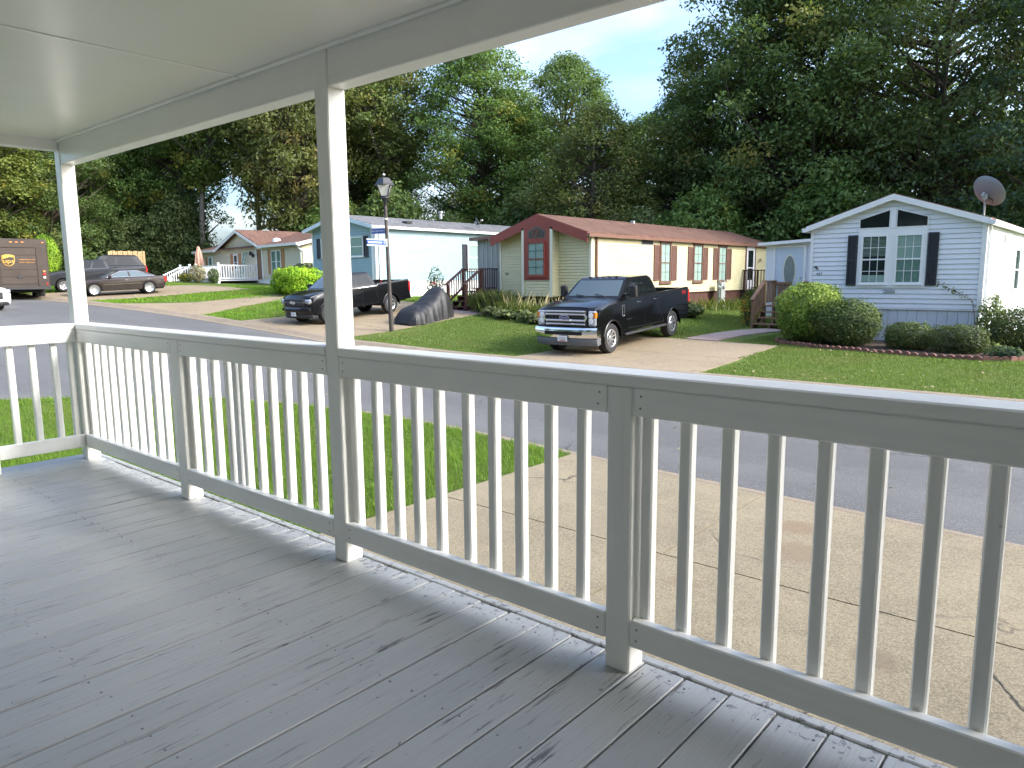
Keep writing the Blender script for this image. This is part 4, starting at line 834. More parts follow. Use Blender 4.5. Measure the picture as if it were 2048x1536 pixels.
def pickup(name, label, mat, L):
    """L: dimensions of one truck"""
    v = thing(name, label, 'pickup truck'); fr, wb, hw, r, ar = L['front'], L['wb'], L['hw'], L['r'], L['arch']; sill, hood, cowl, belt, bed = L['sill'], L['hood'], L['cowl'], L['belt'], L['bed']; xc, xe = L['cabend'], L['end']
    top = [(fr-.10, L['low'], 'f'), (fr-.02, L['low']+.08, 'f'), (fr, (L['low']+hood)/2, 'f'), (fr-.03, hood-.10, 'f'), (fr-.10, hood-.02, 'h'), (fr-.30, hood+.02, 'h'), ((fr+L['ws'])/2, (hood+cowl)/2+.03, 'h'), (L['ws']+.1, cowl, 'h'), (L['ws']-.3, belt, 'b'), (xc+.02, belt, 'b'), (xc, bed, 'r'), (xc-.06, bed, 'r'), ((xc+xe)/2, bed+.01, 'r'), (xe+.07, bed+.03, 'r'), (xe+.02, bed, 'e'), (xe, bed-.25, 'e'), (xe+.01, sill+.12, 'e'), (xe+.05, sill+.06, 'e')]
    low = [(-wb-ar-.10, sill+.04, 's')]+[(x, z, 's') for x, z in arch(-wb, r, ar, math.pi, 0)]+[(-wb+ar+.08, sill, 's'), (-ar-.08, sill, 's')]+[(x, z, 's') for x, z in arch(0, r, ar, math.pi, 0)]+[(ar+.06, L['low']-.0, 's')]
    prof = top+low
    def sl(t):                                    # t: 0 centre .. 1 side
        def f(x, z, k):
            if k == 'f': x -= L['round']*t**3
            if k == 'h': z -= .05*t**4+(.03*max(0, t-.6)); x -= L['round']*t**3*(1 if x > fr-.4 else 0); z += L.get('bulge', .0)*(1-t*t)
            if k in 'be': z -= .02*t**4
            if k == 'e': x += .03*t**4
            if k == 'r' and t < .93: z = bed-.48
            return x, z
        return f
    def side(x, z, k):
        if k == 's': return x, z
        x2, z2 = sl(1.)(x, z, k); return x2, (z2-.075 if k in 'hbre' and z2 > sill+.3 else z2)
    body = loft_body(prof, [(hw*.0, sl(0)), (hw*.35, sl(.35)), (hw*.65, sl(.65)), (hw*.82, sl(.82)), (hw*.895, sl(.9)), (hw*.90, sl(.94)), (hw*.962, sl(.962)), (hw*.992, lambda x, z, k: (side(x, z, k)[0], side(x, z, k)[1]+(.03 if k in 'hbr' else 0))), (hw, side)], 'body', mat, v)
    MB().box(xe+.12, fr-.2, -hw*.80, hw*.80, sill-.02, sill+.34).build('chassis', 'under', v)
    for x in (0, -wb): MB().box(x-.42, x+.42, -hw*.80, hw*.80, r*.9, hood-.16).build('wheel_well', 'under', v)
    for x in (0, -wb):
        for sg in (-1, 1):
            wheel(v, x, sg*(hw-L['tw']/2-.035), r, L['tw'], L['rim'], L['spokes'], sg)
            mb = MB(); mb.tube([(p[0], sg*(hw-.006), p[1]) for p in arch(x, r, ar+.012, -.12, math.pi+.12, 16)], .022, 6); mb.build('arch_flare', L['flare'], v, 50)
    C = Cab(L['ws'], L['wt'], L['rt'], xc+.02, hw*.955, L['rw'], belt-.04, L['roof']); C.shell('cab', mat, v)
    C.pane(C.front(), .05, .95, .12, .90, L.get('wsglass', 'car_glass_light'), v, 'windshield'); C.pane(C.rear(), .08, .92, .2, .85, 'car_glass', v, 'rear_window')
    for sg in (-1, 1):
        f = C.side(sg); C.pane(f, .05, .485, .16, .87, 'car_glass', v, 'side_window', cut=(.115, 0)); C.pane(f, .53, .93, .16, .87, 'car_glass', v, 'side_window', cut=(0, -.03))
        for u in (.44, .90):
            p = f(u, .0); MB().cbox(p.x-.10, p.x+.10, sg*hw-.02 if sg > 0 else -hw-.022, hw+.022 if sg > 0 else -hw+.02, belt-.22, belt-.185, .008).build('door_handle', L.get('handle', mat), v)
        m_ = MB(); my = sg*(hw+.18); mx = L['ws']-.38
        m_.cbox(mx-.06, mx+.07, my-.11, my+.11, belt-.02, belt-.02+L['mir'], .03); mo = m_.build('mirror', L.get('mirmat', 'black_plastic'), v, 40)
        MB().cbox(mx-.03, mx+.03, min(sg*hw*.96, my), max(sg*hw*.96, my), belt+.02, belt+.09, .01).build('mirror_arm', 'black_plastic', mo); MB().box(mx-.064, mx-.0605, my-.09, my+.09, belt+.02, belt-.04+L['mir']).build('mirror_glass', 'chrome', mo)
        MB().cbox(xe-.012, xe+.10, sg*hw-(.16 if sg > 0 else -.008), sg*hw+(.008 if sg > 0 else .16) if sg > 0 else -hw+.16, bed-.48, bed-.06, .012).build('tail_light', 'red_lens', v) if sg > 0 else MB().cbox(xe-.012, xe+.10, -hw-.008, -hw+.16, bed-.48, bed-.06, .012).build('tail_light', 'red_lens', v)
        if L.get('step'): MB().cbox(-wb+ar+.15, -ar-.15, *( (hw-.10, hw+.07) if sg > 0 else (-hw-.07, -hw+.10)), sill-.10, sill-.04, .015).build('running_board', 'black_plastic', v)
    zs = belt-.04; x1, x2, x3 = L['ws']-.42, (L['ws']-.42+xc)/2-.02, xc+.06
    seam(v, [(x1, zs), (x1-.02, sill+.10), (x2, sill+.06), (x2, zs)], hw); seam(v, [(x2-.001, zs), (x2-.001, sill+.06), (-wb+ar+.22, sill+.06), (x3+.03, sill+.55), (x3, zs)], hw); seam(v, [(xc-.01, bed-.08), (xc-.01, sill+.05)], hw)
    MB().cbox(xe-.10, xe+.02, -hw*.92, hw*.92, sill+.02, sill+.20, .03).build('rear_bumper', L['bumper'], v)
    return v, C
# --- black pickup on the concrete drive
L = dict(front=.93, wb=4.06, hw=.985, r=.415, arch=.50, sill=.52, low=.56, hood=1.36, cowl=1.50, belt=1.52, bed=1.50, cabend=-2.98, end=-5.30, ws=-.52, wt=-1.22, rt=-2.72, rw=.78, roof=2.02, round=.10, tw=.27, rim='alloy', spokes=9, flare='paint_black', mir=.34, step=True, bumper='chrome', bulge=.02, handle='chrome')
V1, C1 = pickup('black_pickup', 'large black pickup with chrome bumper parked on the concrete drive', 'paint_black', L); hw = .985
gx = .925
MB().cbox(gx-.12, gx+.012, -.66, .66, .84, 1.26, .02).build('grille_back', 'black_plastic', V1)
gr = MB()                                        # chrome grille surround with two bars
for z, h in ((1.235, .05), (1.155, .055), (.985, .055), (.885, .05)): gr.cbox(gx-.02, gx+.04, -.64, .64, z-h/2, z+h/2, .012)
for sg in (-1, 1): gr.bar((gx+.015, sg*.64, 1.16), (gx+.005, sg*.69, 1.07), .055, .055, (1, 0, 0)); gr.bar((gx+.005, sg*.69, 1.075), (gx+.015, sg*.64, .985), .055, .055, (1, 0, 0))
gr.build('grille_frame', 'chrome', V1)
mb = MB()
for i in range(12): y = -.6+i*.109; mb.box(gx+.010, gx+.018, y, y+.05, 1.02, 1.12)
o = mb.build('grille_mesh', 'under', V1)
def badge(parent, p, a, b, n=24, axis=((0, 1, 0), (0, 0, 1)), mats=('chrome', 'emblem_blue'), word=None, size=.1, out=.03):
    U, Vv = Vector(axis[0]), Vector(axis[1]); N = U.cross(Vv); p = Vector(p)
    mb = MB(); mb.poly([p+U*a*math.cos(2*math.pi*k/n)+Vv*b*math.sin(2*math.pi*k/n)+N*out for k in range(n)], out); e = mb.build('emblem', mats[0], parent, fix=True)
    mb = MB(); mb.poly([p+U*a*.88*math.cos(2*math.pi*k/n)+Vv*b*.82*math.sin(2*math.pi*k/n)+N*(out+.004) for k in range(n)], .004); mb.build('emblem_face', mats[1], e, fix=True)
    if word: text(word, size, 'chrome', e, frame4(p+N*(out+.005), U, Vv), 'emblem_word')
    return e
badge(V1, (gx+.03, 0, 1.07), .165, .068, word='Ford', size=.11)
for sg in (-1, 1):
    hl = MB(); hl.cbox(gx-.16, gx-.025, *((.70, .945) if sg > 0 else (-.945, -.70)), .84, 1.25, .03).build('headlight', 'lamp_clear', V1, 30)
    for z in (1.13, .98): MB().lathe([(0, .012), (.07, .006), (.08, -.01)], 14, 'x').build('lamp_lens', 'lamp_white', V1, 30, (gx-.022, sg*.80, z))
    MB().cbox(gx-.15, gx-.018, *((.87, .955) if sg > 0 else (-.955, -.87)), 1.06, 1.21, .012).build('turn_signal', 'amber_lens', V1)
    for x in (-1.3, -1.5): pass
    text('F-250', .10, 'chrome', V1, frame4((-.62, sg*(hw+.004), 1.22), (-sg, 0, 0), (0, 0, 1)), 'fender_badge', .006); MB().cbox(-.68, -.54, *((hw-.01, hw+.012) if sg > 0 else (-hw-.012, -hw+.01)), .98, 1.30, .02).build('fender_vent', 'chrome', V1)
    text('FX4', .17, 'decal_red', V1, frame4((-4.85, sg*(hw+.003), 1.36), (-sg, 0, 0), (0, 0, 1)), 'side_decal', .003); text('POWER STROKE', .05, 'chrome', V1, frame4((-1.0, sg*(hw+.003), .86), (-sg, 0, 0), (0, 0, 1)), 'door_badge', .004)
def bumper(parent, mat, x, hw, z0, z1, d=.12, rnd=.14, n=10):
    mb = MB()
    for i in range(n+1):
        y = -hw+2*hw*i/n; t = abs(y)/hw; xx = x-rnd*t**4
        mb.v += [(xx-d, y, z0+.03), (xx-.03, y, z0), (xx, y, z0+(z1-z0)*.35), (xx+.005, y, z1-.05), (xx-.03, y, z1), (xx-d, y, z1)]
    for i in range(n):
        for j in range(6): mb.f.append((i*6+j, (i+1)*6+j, (i+1)*6+(j+1) % 6, i*6+(j+1) % 6))
    mb.f += [tuple(range(6)), tuple(n*6+j for j in range(5, -1, -1))]
    return mb.build('bumper', mat, parent, 45, fix=True)
bumper(V1, 'chrome', 1.08, 1.0, .52, .80, .22); MB().cbox(.98, 1.094, -.60, .60, .60, .70, .01).build('bumper_intake', 'under', V1)
bumper(V1, 'grey_plastic', 1.05, .98, .30, .515, .2, .16)
def plate(parent, x, z, w=.31, h=.155, red=True):
    p = MB().cbox(x, x+.012, -w/2, w/2, z-h/2, z+h/2, .004).build('number_plate', 'plate_white', parent)
    mb = MB()
    for i in range(7): mb.box(x+.0125, x+.0135, -w*.36+i*w*.105, -w*.36+i*w*.105+w*.06, z-.03, z+.035)
    mb.build('plate_marks', 'number_grey', p); MB().box(x+.0125, x+.0135, -w*.3, w*.3, z-h*.42, z-h*.25).build('plate_band', 'plate_red', p) if red else None
plate(V1, 1.10, .50)
for i in range(5): MB().cbox(-1.33, -1.24, -.5+i*.22, -.40+i*.22, 2.03, 2.066, .01).build('roof_marker', 'black_plastic', V1)
mb = MB(); mb.tube([(-.40, .55, 1.545), (-.60, .10, 1.60)], .012, 5); mb.tube([(-.40, -.10, 1.55), (-.60, -.55, 1.585)], .012, 5); mb.build('wiper', 'black_plastic', V1)
place(V1, -11.12, 13.98, math.atan2(-1, .075), lawn, 3.7, sc=.91)
# --- black pickup half hidden by the porch post
L = dict(front=.93, wb=3.26, hw=.94, r=.385, arch=.455, sill=.46, low=.42, hood=1.14, cowl=1.26, belt=1.27, bed=1.30, cabend=-2.55, end=-4.42, ws=-.38, wt=-1.18, rt=-2.3, rw=.70, roof=1.78, round=.16, tw=.25, rim='alloy', spokes=6, flare='paint_charcoal', mir=.20, bumper='black_plastic', bulge=.035, mirmat='paint_charcoal')
V2, C2 = pickup('compact_pickup', 'black compact pickup with emblem grille half hidden behind the porch post', 'paint_charcoal', L)
MB().cbox(.82, .945, -.62, .62, .74, 1.02, .03).build('grille', 'black_plastic', V2); MB().cbox(.88, .955, -.66, .66, .865, .905, .01).build('grille_bar', 'grey_plastic', V2)
mb = MB(); mb.poly([Vector((.972, y, z)) for y, z in ((-.17, .915), (-.10, .95), (.02, .95), (.02, .925), (.15, .925), (.19, .885), (.17, .855), (.10, .82), (-.02, .82), (-.02, .845), (-.15, .845), (-.19, .885))], .02); mb.build('emblem', 'chrome', V2, fix=True)
for sg in (-1, 1):
    MB().cbox(.66, .885, *((.58, .90) if sg > 0 else (-.90, -.58)), .82, 1.00, .04).build('headlight', 'lamp_clear', V2, 30); MB().cbox(.80, .90, *((.60, .86) if sg > 0 else (-.86, -.60)), .55, .66, .02).build('fog_lamp', 'under', V2)
bumper(V2, 'paint_charcoal', .99, .90, .44, .70, .25, .22); bumper(V2, 'black_plastic', .96, .86, .28, .435, .2, .2); MB().cbox(.9, 1.0, -.5, .5, .56, .64, .01).build('bumper_intake', 'under', V2); plate(V2, .995, .44, red=False)
place(V2, -22.45, 13.55, math.atan2(-1, .05), lawn, 2.95, sc=.90)

def saloon(name, label, cat, mat, L):
    v = thing(name, label, cat); fr, wb, hw, r, ar = L['front'], L['wb'], L['hw'], L['r'], L['arch']; sill, hood, cowl, belt, xe = L['sill'], L['hood'], L['cowl'], L['belt'], L['end']
    top = [(fr-.06, sill+.02, 'f'), (fr, sill+.14, 'f'), (fr, hood-.22, 'f'), (fr-.05, hood-.05, 'h'), (fr-.35, hood+.03, 'h'), (L['ws']+.05, cowl, 'h'), (L['ws']-.4, belt, 'b'), (L['cabend'], L['rearbelt'], 'b'), (xe+.20, L['deck'], 'b'), (xe+.06, L['deck']-.02, 'e'), (xe, L['deck']-.18, 'e'), (xe-.03, sill+.30, 'e'), (xe+.06, sill+.06, 'e')]
    low = [(-wb-ar-.08, sill+.03, 's')]+[(x, z, 's') for x, z in arch(-wb, r, ar, math.pi, 0)]+[(-wb+ar+.06, sill, 's'), (-ar-.06, sill, 's')]+[(x, z, 's') for x, z in arch(0, r, ar, math.pi, 0)]+[(ar+.05, sill+.0, 's')]
    def sl(t):
        def f(x, z, k):
            if k == 'f': x -= .18*t**3
            if k == 'h': z -= .06*t**4; x -= .18*t**3*(x > fr-.4)
            if k == 'e': x += .14*t**3
            if k == 'b': z -= .03*t**4
            return x, z
        return f
    def side(x, z, k):
        if k == 's': return x, z
        a, b = sl(1.)(x, z, k); return a, (b-.09 if k in 'hbe' and b > sill+.45 else b)
    loft_body(top+low, [(0, sl(0)), (hw*.35, sl(.35)), (hw*.65, sl(.65)), (hw*.85, sl(.85)), (hw*.94, sl(.94)), (hw*.988, lambda x, z, k: (side(x, z, k)[0], side(x, z, k)[1]+(.04 if k in 'hb' else 0))), (hw, side)], 'body', mat, v)
    MB().box(xe+.2, fr-.25, -hw*.78, hw*.78, sill-.02, sill+.3).build('chassis', 'under', v)
    for x in (0, -wb):
        MB().box(x-.4, x+.4, -hw*.78, hw*.78, r*.8, hood-.20).build('wheel_well', 'under', v)
        for sg in (-1, 1): wheel(v, x, sg*(hw-L['tw']/2-.02), r, L['tw'], L['rim'], L['spokes'], sg, L.get('rr', .68))
    C = Cab(L['ws'], L['wt'], L['rt'], L['cabend'], hw*.94, L['rw'], belt-.06, L['roof'], .10); C.shell('cabin', mat, v)
    C.pane(C.front(), .05, .95, .14, .92, 'car_glass_light', v, 'windshield'); C.pane(C.rear(), .08, .92, .2, .88, 'car_glass', v, 'rear_window')
    for sg in (-1, 1):
        f = C.side(sg); q = L['split']
        C.pane(f, .10, q-.02, .16, .86, L.get('glass', 'car_glass'), v, 'side_window', cut=(.10, 0)); C.pane(f, q+.02, .90, .16, .86, L.get('glass', 'car_glass'), v, 'side_window', cut=(0, -.09))
        if L.get('strip'):
            mb = MB(); pts = [f(.06, .13), f(.20, .90), f(.82, .90), f(.94, .13), f(.06, .13)]; mb.tube([p+Vector((0, sg*.010, 0)) for p in pts], .014, 6); mb.build('window_trim', 'chrome', v)
        MB().cbox(L['ws']-.55, L['ws']-.38, *((hw-.04, hw+.16) if sg > 0 else (-hw-.16, -hw+.04)), belt-.02, belt+.12, .03).build('mirror', mat, v, 40)
        for u in (.42, .80): p = f(u, 0); MB().cbox(p.x-.09, p.x+.09, *((hw-.02, hw+.018) if sg > 0 else (-hw-.018, -hw+.02)), belt-.19, belt-.16, .006).build('door_handle', 'chrome' if L.get('strip') else mat, v)
        MB().cbox(fr-.32, fr-.10, *((hw-.30, hw-.03) if sg > 0 else (-hw+.03, -hw+.30)), hood-.20, hood-.06, .03).build('headlight', 'lamp_clear', v, 30); MB().cbox(xe+.02, xe+.16, *((hw-.22, hw-.012) if sg > 0 else (-hw+.012, -hw+.22)), L['deck']-.42, L['deck']-.08, .02).build('tail_light', 'red_lens', v)
    x1, x3 = L['ws']-.45, L['cabend']+.35; x2 = x1+(x3-x1)*L['split']*.98
    seam(v, [(x1, belt-.1), (x1, sill+.08), (x2, sill+.05), (x2, belt-.1)], hw); seam(v, [(x2-.001, belt-.1), (x2-.001, sill+.05), (-wb+ar+.15, sill+.05), (x3, sill+.5), (x3, belt-.1)], hw)
    MB().cbox(fr-.06, fr+.012, -hw*.55, hw*.55, sill+.22, hood-.16, .02).build('grille', L.get('grille', 'black_plastic'), v)
    return v
V3 = saloon('brown_sedan', 'dark brown sedan with chrome window trim parked facing the road', 'car', 'paint_brown', dict(front=.92, wb=3.05, hw=.95, r=.365, arch=.41, sill=.27, hood=.98, cowl=1.04, belt=1.06, rearbelt=1.09, deck=1.08, end=-4.10, ws=-.42, wt=-1.32, rt=-2.62, cabend=-3.72, rw=.66, roof=1.46, tw=.23, rim='alloy', spokes=12, rr=.74, split=.48, strip=True, grille='chrome', glass='car_glass_light'))
seam(V3, [(-.5, .62), (-2.6, .66)], .95, 'chrome', .012)
place(V3, -37.35, 11.65, math.atan2(-.97, -.22), lawn, 2.3, sc=.76)
L = dict(front=.95, wb=3.7, hw=.98, r=.40, arch=.48, sill=.48, low=.44, hood=1.22, cowl=1.34, belt=1.36, bed=1.36, cabend=-2.75, end=-4.95, ws=-.45, wt=-1.2, rt=-2.5, rw=.74, roof=1.92, round=.12, tw=.26, rim='alloy', spokes=6, flare='paint_slate', mir=.22, bumper='chrome', bulge=.02)
V4, _ = pickup('slate_pickup', 'dark grey pickup parked behind the brown sedan', 'paint_slate', L)
MB().cbox(.86, .96, -.62, .62, .78, 1.06, .03).build('grille', 'black_plastic', V4); bumper(V4, 'black_plastic', 1.03, .95, .45, .72, .25, .18)
for sg in (-1, 1): MB().cbox(.72, .90, *((.62, .93) if sg > 0 else (-.93, -.62)), .90, 1.08, .03).build('headlight', 'lamp_clear', V4, 30)
place(V4, -41.0, 11.6, math.atan2(-.97, -.22), lawn, 2.8, sc=.77)
V5 = saloon('dark_suv', 'dark blue black vehicle roof showing in front of the wooden fence', 'car', 'paint_black', dict(front=.9, wb=2.9, hw=.96, r=.37, arch=.43, sill=.33, hood=1.08, cowl=1.15, belt=1.17, rearbelt=1.2, deck=1.2, end=-3.9, ws=-.45, wt=-1.1, rt=-3.3, cabend=-3.75, rw=.72, roof=1.86, tw=.24, rim='alloy', spokes=6, split=.42))
place(V5, -49.3, 15.6, math.atan2(-.97, -.22), lawn, 2.5, sc=.86)
V6 = saloon('white_suv', 'white suv at the left edge on the road', 'car', 'paint_white', dict(front=.90, wb=2.7, hw=.92, r=.35, arch=.41, sill=.30, hood=.98, cowl=1.06, belt=1.07, rearbelt=1.1, deck=1.12, end=-3.55, ws=-.42, wt=-1.05, rt=-2.9, cabend=-3.45, rw=.68, roof=1.66, tw=.23, rim='alloy_dark', spokes=5, split=.45))
bumper(V6, 'black_plastic', .93, .84, .26, .42, .2, .2)
place(V6, -32.35, 5.9, math.atan2(.27, .96), road_z, 2.4, sc=.88)

# --- brown delivery van, rear doors towards us
V7 = thing('delivery_van', 'brown delivery van with shield emblem on its rear door', 'van'); bx0, bx1, hw7, zb, zt = 0, 6.6, 1.18, .52, 3.0
mb = MB(); c = .09
ring = lambda q: [(-hw7+q, zb+q), (hw7-q, zb+q), (hw7-q, zt-c-q), (hw7-c-q, zt-q), (-hw7+c+q, zt-q), (-hw7+q, zt-c-q)]
for x, q in ((0, .05), (.05, 0), (5.3, 0), (6.2, .06), (6.6, .25)): mb.v += [(x, y, z) for y, z in ring(q)]
for i in range(4):
    for j in range(6): mb.f.append((i*6+j, i*6+(j+1) % 6, (i+1)*6+(j+1) % 6, (i+1)*6+j))
mb.f += [tuple(range(6)), tuple(24+j for j in range(5, -1, -1))]; mb.build('body', 'van_brown', V7, 25, fix=True)
dn = MB()
for k in range(5): dn.cbox(-.028, .0, -.70, .70, .78+k*.355, .78+k*.355+.348, .006)
dn.build('rear_door', 'van_brown', V7)
fr_ = MB(); fr_.cbox(-.045, .01, -.78, -.705, .70, 2.62, .01); fr_.cbox(-.045, .01, .705, .78, .70, 2.62, .01); fr_.cbox(-.05, .01, -.78, .78, 2.56, 2.64, .01); fr_.build('door_frame', 'van_brown', V7)
MB().cbox(-.14, .02, -hw7, hw7, .50, .62, .02).build('rear_bumper', 'black_plastic', V7); MB().cbox(-.05, .0, -.10, .10, 1.05, 1.2, .02).build('handle', 'black_plastic', V7)
G = Fr((-.035, 0, 0), (0, -1, 0), (-1, 0, 0))
def shield(s, d): return [G.p(-.37+u*s, 1.94+z*s, d) for u, z in ((-.24, .22), (-.12, .27), (0, .285), (.12, .27), (.24, .22), (.245, -.04), (.19, -.18), (.09, -.26), (0, -.30), (-.09, -.26), (-.19, -.18), (-.245, -.04))]
mb = MB(); mb.poly(shield(1.0, .012), .012); sh7 = mb.build('shield_emblem', 'gold', V7, fix=True); mb = MB(); mb.poly(shield(.90, .034), .004); mb.build('shield_field', 'van_brown', sh7, fix=True)
mb = MB(); mb.poly([G.p(-.37+u, 1.94+z, .046) for u, z in ((-.21, .19), (-.1, .235), (0, .25), (.1, .235), (.21, .19), (.21, .14), (.05, .16), (-.21, .06))], .004); mb.build('shield_top', 'gold', sh7, fix=True)
text('ups', .31, 'gold', sh7, frame4(G.p(-.37, 1.90, .050), G.U, (0, 0, 1)), 'emblem_word', .003)
text('1-800-PICK-UPS', .095, 'gold_text', V7, frame4(G.p(.33, 1.98, .004), G.U, (0, 0, 1)), 'lettering', .003); text('www.ups.com', .11, 'gold_text', V7, frame4(G.p(.33, 1.85, .004), G.U, (0, 0, 1)), 'lettering', .003)
for sg in (-1, 1):
    for z, m_, rr_ in ((1.40, 'light_orange', .055), (1.26, 'red_lens', .07), (1.10, 'lamp_white', .06)): MB().lathe([(0, -.03), (rr_*.8, -.025), (rr_, .01)], 14, 'x').build('rear_lamp', m_, V7, 30, (0, sg*.97, z))
    MB().cbox(-.02, .0, sg*1.05-.03, sg*1.05+.03, .72, .84, .006).build('reflector', 'red_lens', V7)
    wheel(V7, 1.5, sg*.95, .42, .42, 'black_plastic', 6, sg); wheel(V7, 5.5, sg*.98, .42, .26, 'black_plastic', 6, sg); MB().cbox(5.9, 6.0, sg*1.3-.12, sg*1.3+.12, 1.6, 2.1, .02).build('mirror', 'black_plastic', V7)
for y in (-1.0, -.22, 0, .22, 1.0): MB().cbox(-.03, .0, y-.05, y+.05, 2.80, 2.85, .008).build('marker_lamp', 'light_orange', V7)
MB().box(.4, 6.2, -.9, .9, .35, .54).build('chassis', 'under', V7); pl = MB().cbox(-.03, .005, .76, 1.06, 1.52, 1.72, .01).build('plate_box', 'under', V7); MB().box(-.034, -.031, .80, 1.02, 1.56, 1.67).build('number_plate', 'gold_text', pl)
a7 = math.atan2(.10, -1.); V7.location = (-36.9, 8.62, road_z(-37.5)+.01); V7.rotation_euler = (0, 0, a7); V7.scale = (.92, .96, .87)
# ------------------------------------------------------------------ plants
leafmat('leaf_green', (.043, .078, .025), (.150, .228, .064), (.30, .20, .03), .5)
leafmat('leaf_olive', (.050, .078, .020), (.165, .215, .052), (.28, .19, .04), .5)
leafmat('leaf_yellow', (.060, .088, .020), (.215, .245, .048), (.36, .25, .04), .5)
leafmat('leaf_blue', (.022, .048, .030), (.075, .125, .075), (.10, .12, .03), .3)
leafmat('leaf_thuja', (.13, .25, .018), (.46, .60, .05), (.24, .28, .03), .7, trans=.25)
leafmat('leaf_box', (0.035, 0.06, 0.018), (0.131, 0.175, 0.045), (.16, .13, .04), .6, trans=.2)
leafmat('leaf_hosta', (0.07, 0.096, 0.028), (0.263, 0.298, 0.105), (.22, .20, .07), .6, trans=.25)
leafmat('leaf_dry', (0.175, 0.158, 0.07), (0.455, 0.367, 0.193), (.32, .24, .13), .5, trans=.2)
leafmat('leaf_marigold', (.05, .08, .02), (.14, .18, .05), (.75, .25, .03), 1.); leafmat('leaf_goldflower', (.06, .08, .02), (.16, .19, .05), (.62, .42, .04), 1.)
leafmat('petal_orange', (.40, .13, .02), (.70, .32, .04)); leafmat('petal_pink', (.45, .05, .09), (.65, .14, .18)); leafmat('petal_yellow', (.45, .33, .03), (.65, .50, .07))
leafmat('blade', (.070, .135, .012), (.185, .295, .028), (.25, .235, .055), .7, rough=.6, trans=.3)
M('bark', (.085, .068, .052), .95, var=.35, vscale=6, bump=1., bscale=18, stretch=(1, 1, .25)); M('bark_pale', (.16, .145, .12), .95, var=.3, vscale=6, bump=.8, bscale=18, stretch=(1, 1, .25))
def np_mesh(name, V, k, mat, **attr):
    """k-sided separate faces from a flat vertex array"""
    V = np.asarray(V, dtype=np.float32).reshape(-1, 3); n = len(V); me = bpy.data.meshes.new(name)
    me.vertices.add(n); me.vertices.foreach_set('co', V.ravel()); me.loops.add(n); me.loops.foreach_set('vertex_index', np.arange(n, dtype=np.int32))
    me.polygons.add(n//k); me.polygons.foreach_set('loop_start', np.arange(0, n, k, dtype=np.int32)); me.polygons.foreach_set('loop_total', np.full(n//k, k, dtype=np.int32))
    me.update(calc_edges=True); me.validate()
    for a, val in attr.items():
        at = me.attributes.new(a, 'FLOAT', 'POINT'); at.data.foreach_set('value', np.repeat(np.asarray(val, dtype=np.float32), k))
    me.materials.append(MATS[mat]); return me
def leaves(rng, P, N, size, width=.55, jit=.7):
    """rhombic leaves at P facing roughly N -> (n*4, 3)"""
    n = len(P); nn = N+rng.normal(0, jit, (n, 3)); nn /= np.linalg.norm(nn, axis=1, keepdims=True)+1e-9
    a = np.cross(nn, rng.normal(0, 1, (n, 3))); a /= np.linalg.norm(a, axis=1, keepdims=True)+1e-9; b = np.cross(nn, a)
    s = (size*rng.uniform(.65, 1.35, n))[:, None]
    V = np.stack([P-a*s*.5, P+b*s*width*.5+nn*s*.06, P+a*s*.5-nn*s*.10, P-b*s*width*.5+nn*s*.06], 1); return V.reshape(-1, 3)
def tree_mesh(seed, H, R, base, ncl, nl, leaf, cr, prof, mat, bark='bark', flat=.55, oddp=.06, limb=1., trunk_r=.24):
    rng = np.random.default_rng(seed); mb = MB(); ph = rng.uniform(0, 6, 2)
    tx = lambda z: np.array([.025*H*math.sin(z/H*3+ph[0]), .025*H*math.sin(z/H*2.5+ph[1]), z])
    zs = np.linspace(-.3, H*.93, 9); mb.tube([tuple(tx(z)) for z in zs], [trunk_r*(1.25 if i == 0 else 1)*(1-.9*max(0, z)/H)+.02 for i, z in enumerate(zs)], 7)
    P, N, T, O = [], [], [], []; k = 0
    while k < ncl:
        t = rng.uniform(0, 1); r = R*np.interp(t, [p[0] for p in prof], [p[1] for p in prof])
        if rng.uniform() > .25+.75*r/R: continue
        k += 1; a = rng.uniform(0, 2*math.pi); rho = r*(.30+.70*math.sqrt(rng.uniform()))*rng.uniform(.82, 1.12); z = base+(H-base)*t
        c = tx(z)+np.array([rho*math.cos(a), rho*math.sin(a), 0]); z0 = max(base*.55, z-rho*rng.uniform(.35, .8)*limb); s = tx(min(z0, H*.9))
        if k % 5 < 3: m_ = s*.45+c*.55+np.array([0, 0, -.06*rho]); w_ = .03+.016*rho*(1-t); mb.tube([tuple(s), tuple(m_), tuple(c)], [w_*1.5, w_, .008], 4, False)
        q = cr*rng.uniform(.6, 1.35); n = int(nl*rng.uniform(.6, 1.4)*(q/cr)**1.5)
        d = rng.normal(0, 1, (n, 3)); d /= np.linalg.norm(d, axis=1, keepdims=True); d *= (rng.uniform(0, 1, n)**.45)[:, None]
        out = np.array([math.cos(a), math.sin(a), 0]); off = d*np.array([q, q, q*flat]); off[:, 2] -= .25*q*((d[:, :2]@out[:2]) > 0)*np.abs(d[:, :2]@out[:2])
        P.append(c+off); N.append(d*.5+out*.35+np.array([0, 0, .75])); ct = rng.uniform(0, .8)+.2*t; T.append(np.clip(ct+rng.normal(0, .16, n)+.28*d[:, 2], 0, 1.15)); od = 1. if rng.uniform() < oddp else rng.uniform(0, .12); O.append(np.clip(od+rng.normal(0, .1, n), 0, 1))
    P, N, T, O = np.concatenate(P), np.concatenate(N), np.concatenate(T), np.concatenate(O)
    return mb.mesh('trunk', bark, 60), np_mesh('crown', leaves(rng, P, N, leaf), 4, mat, tint=T, odd=O)
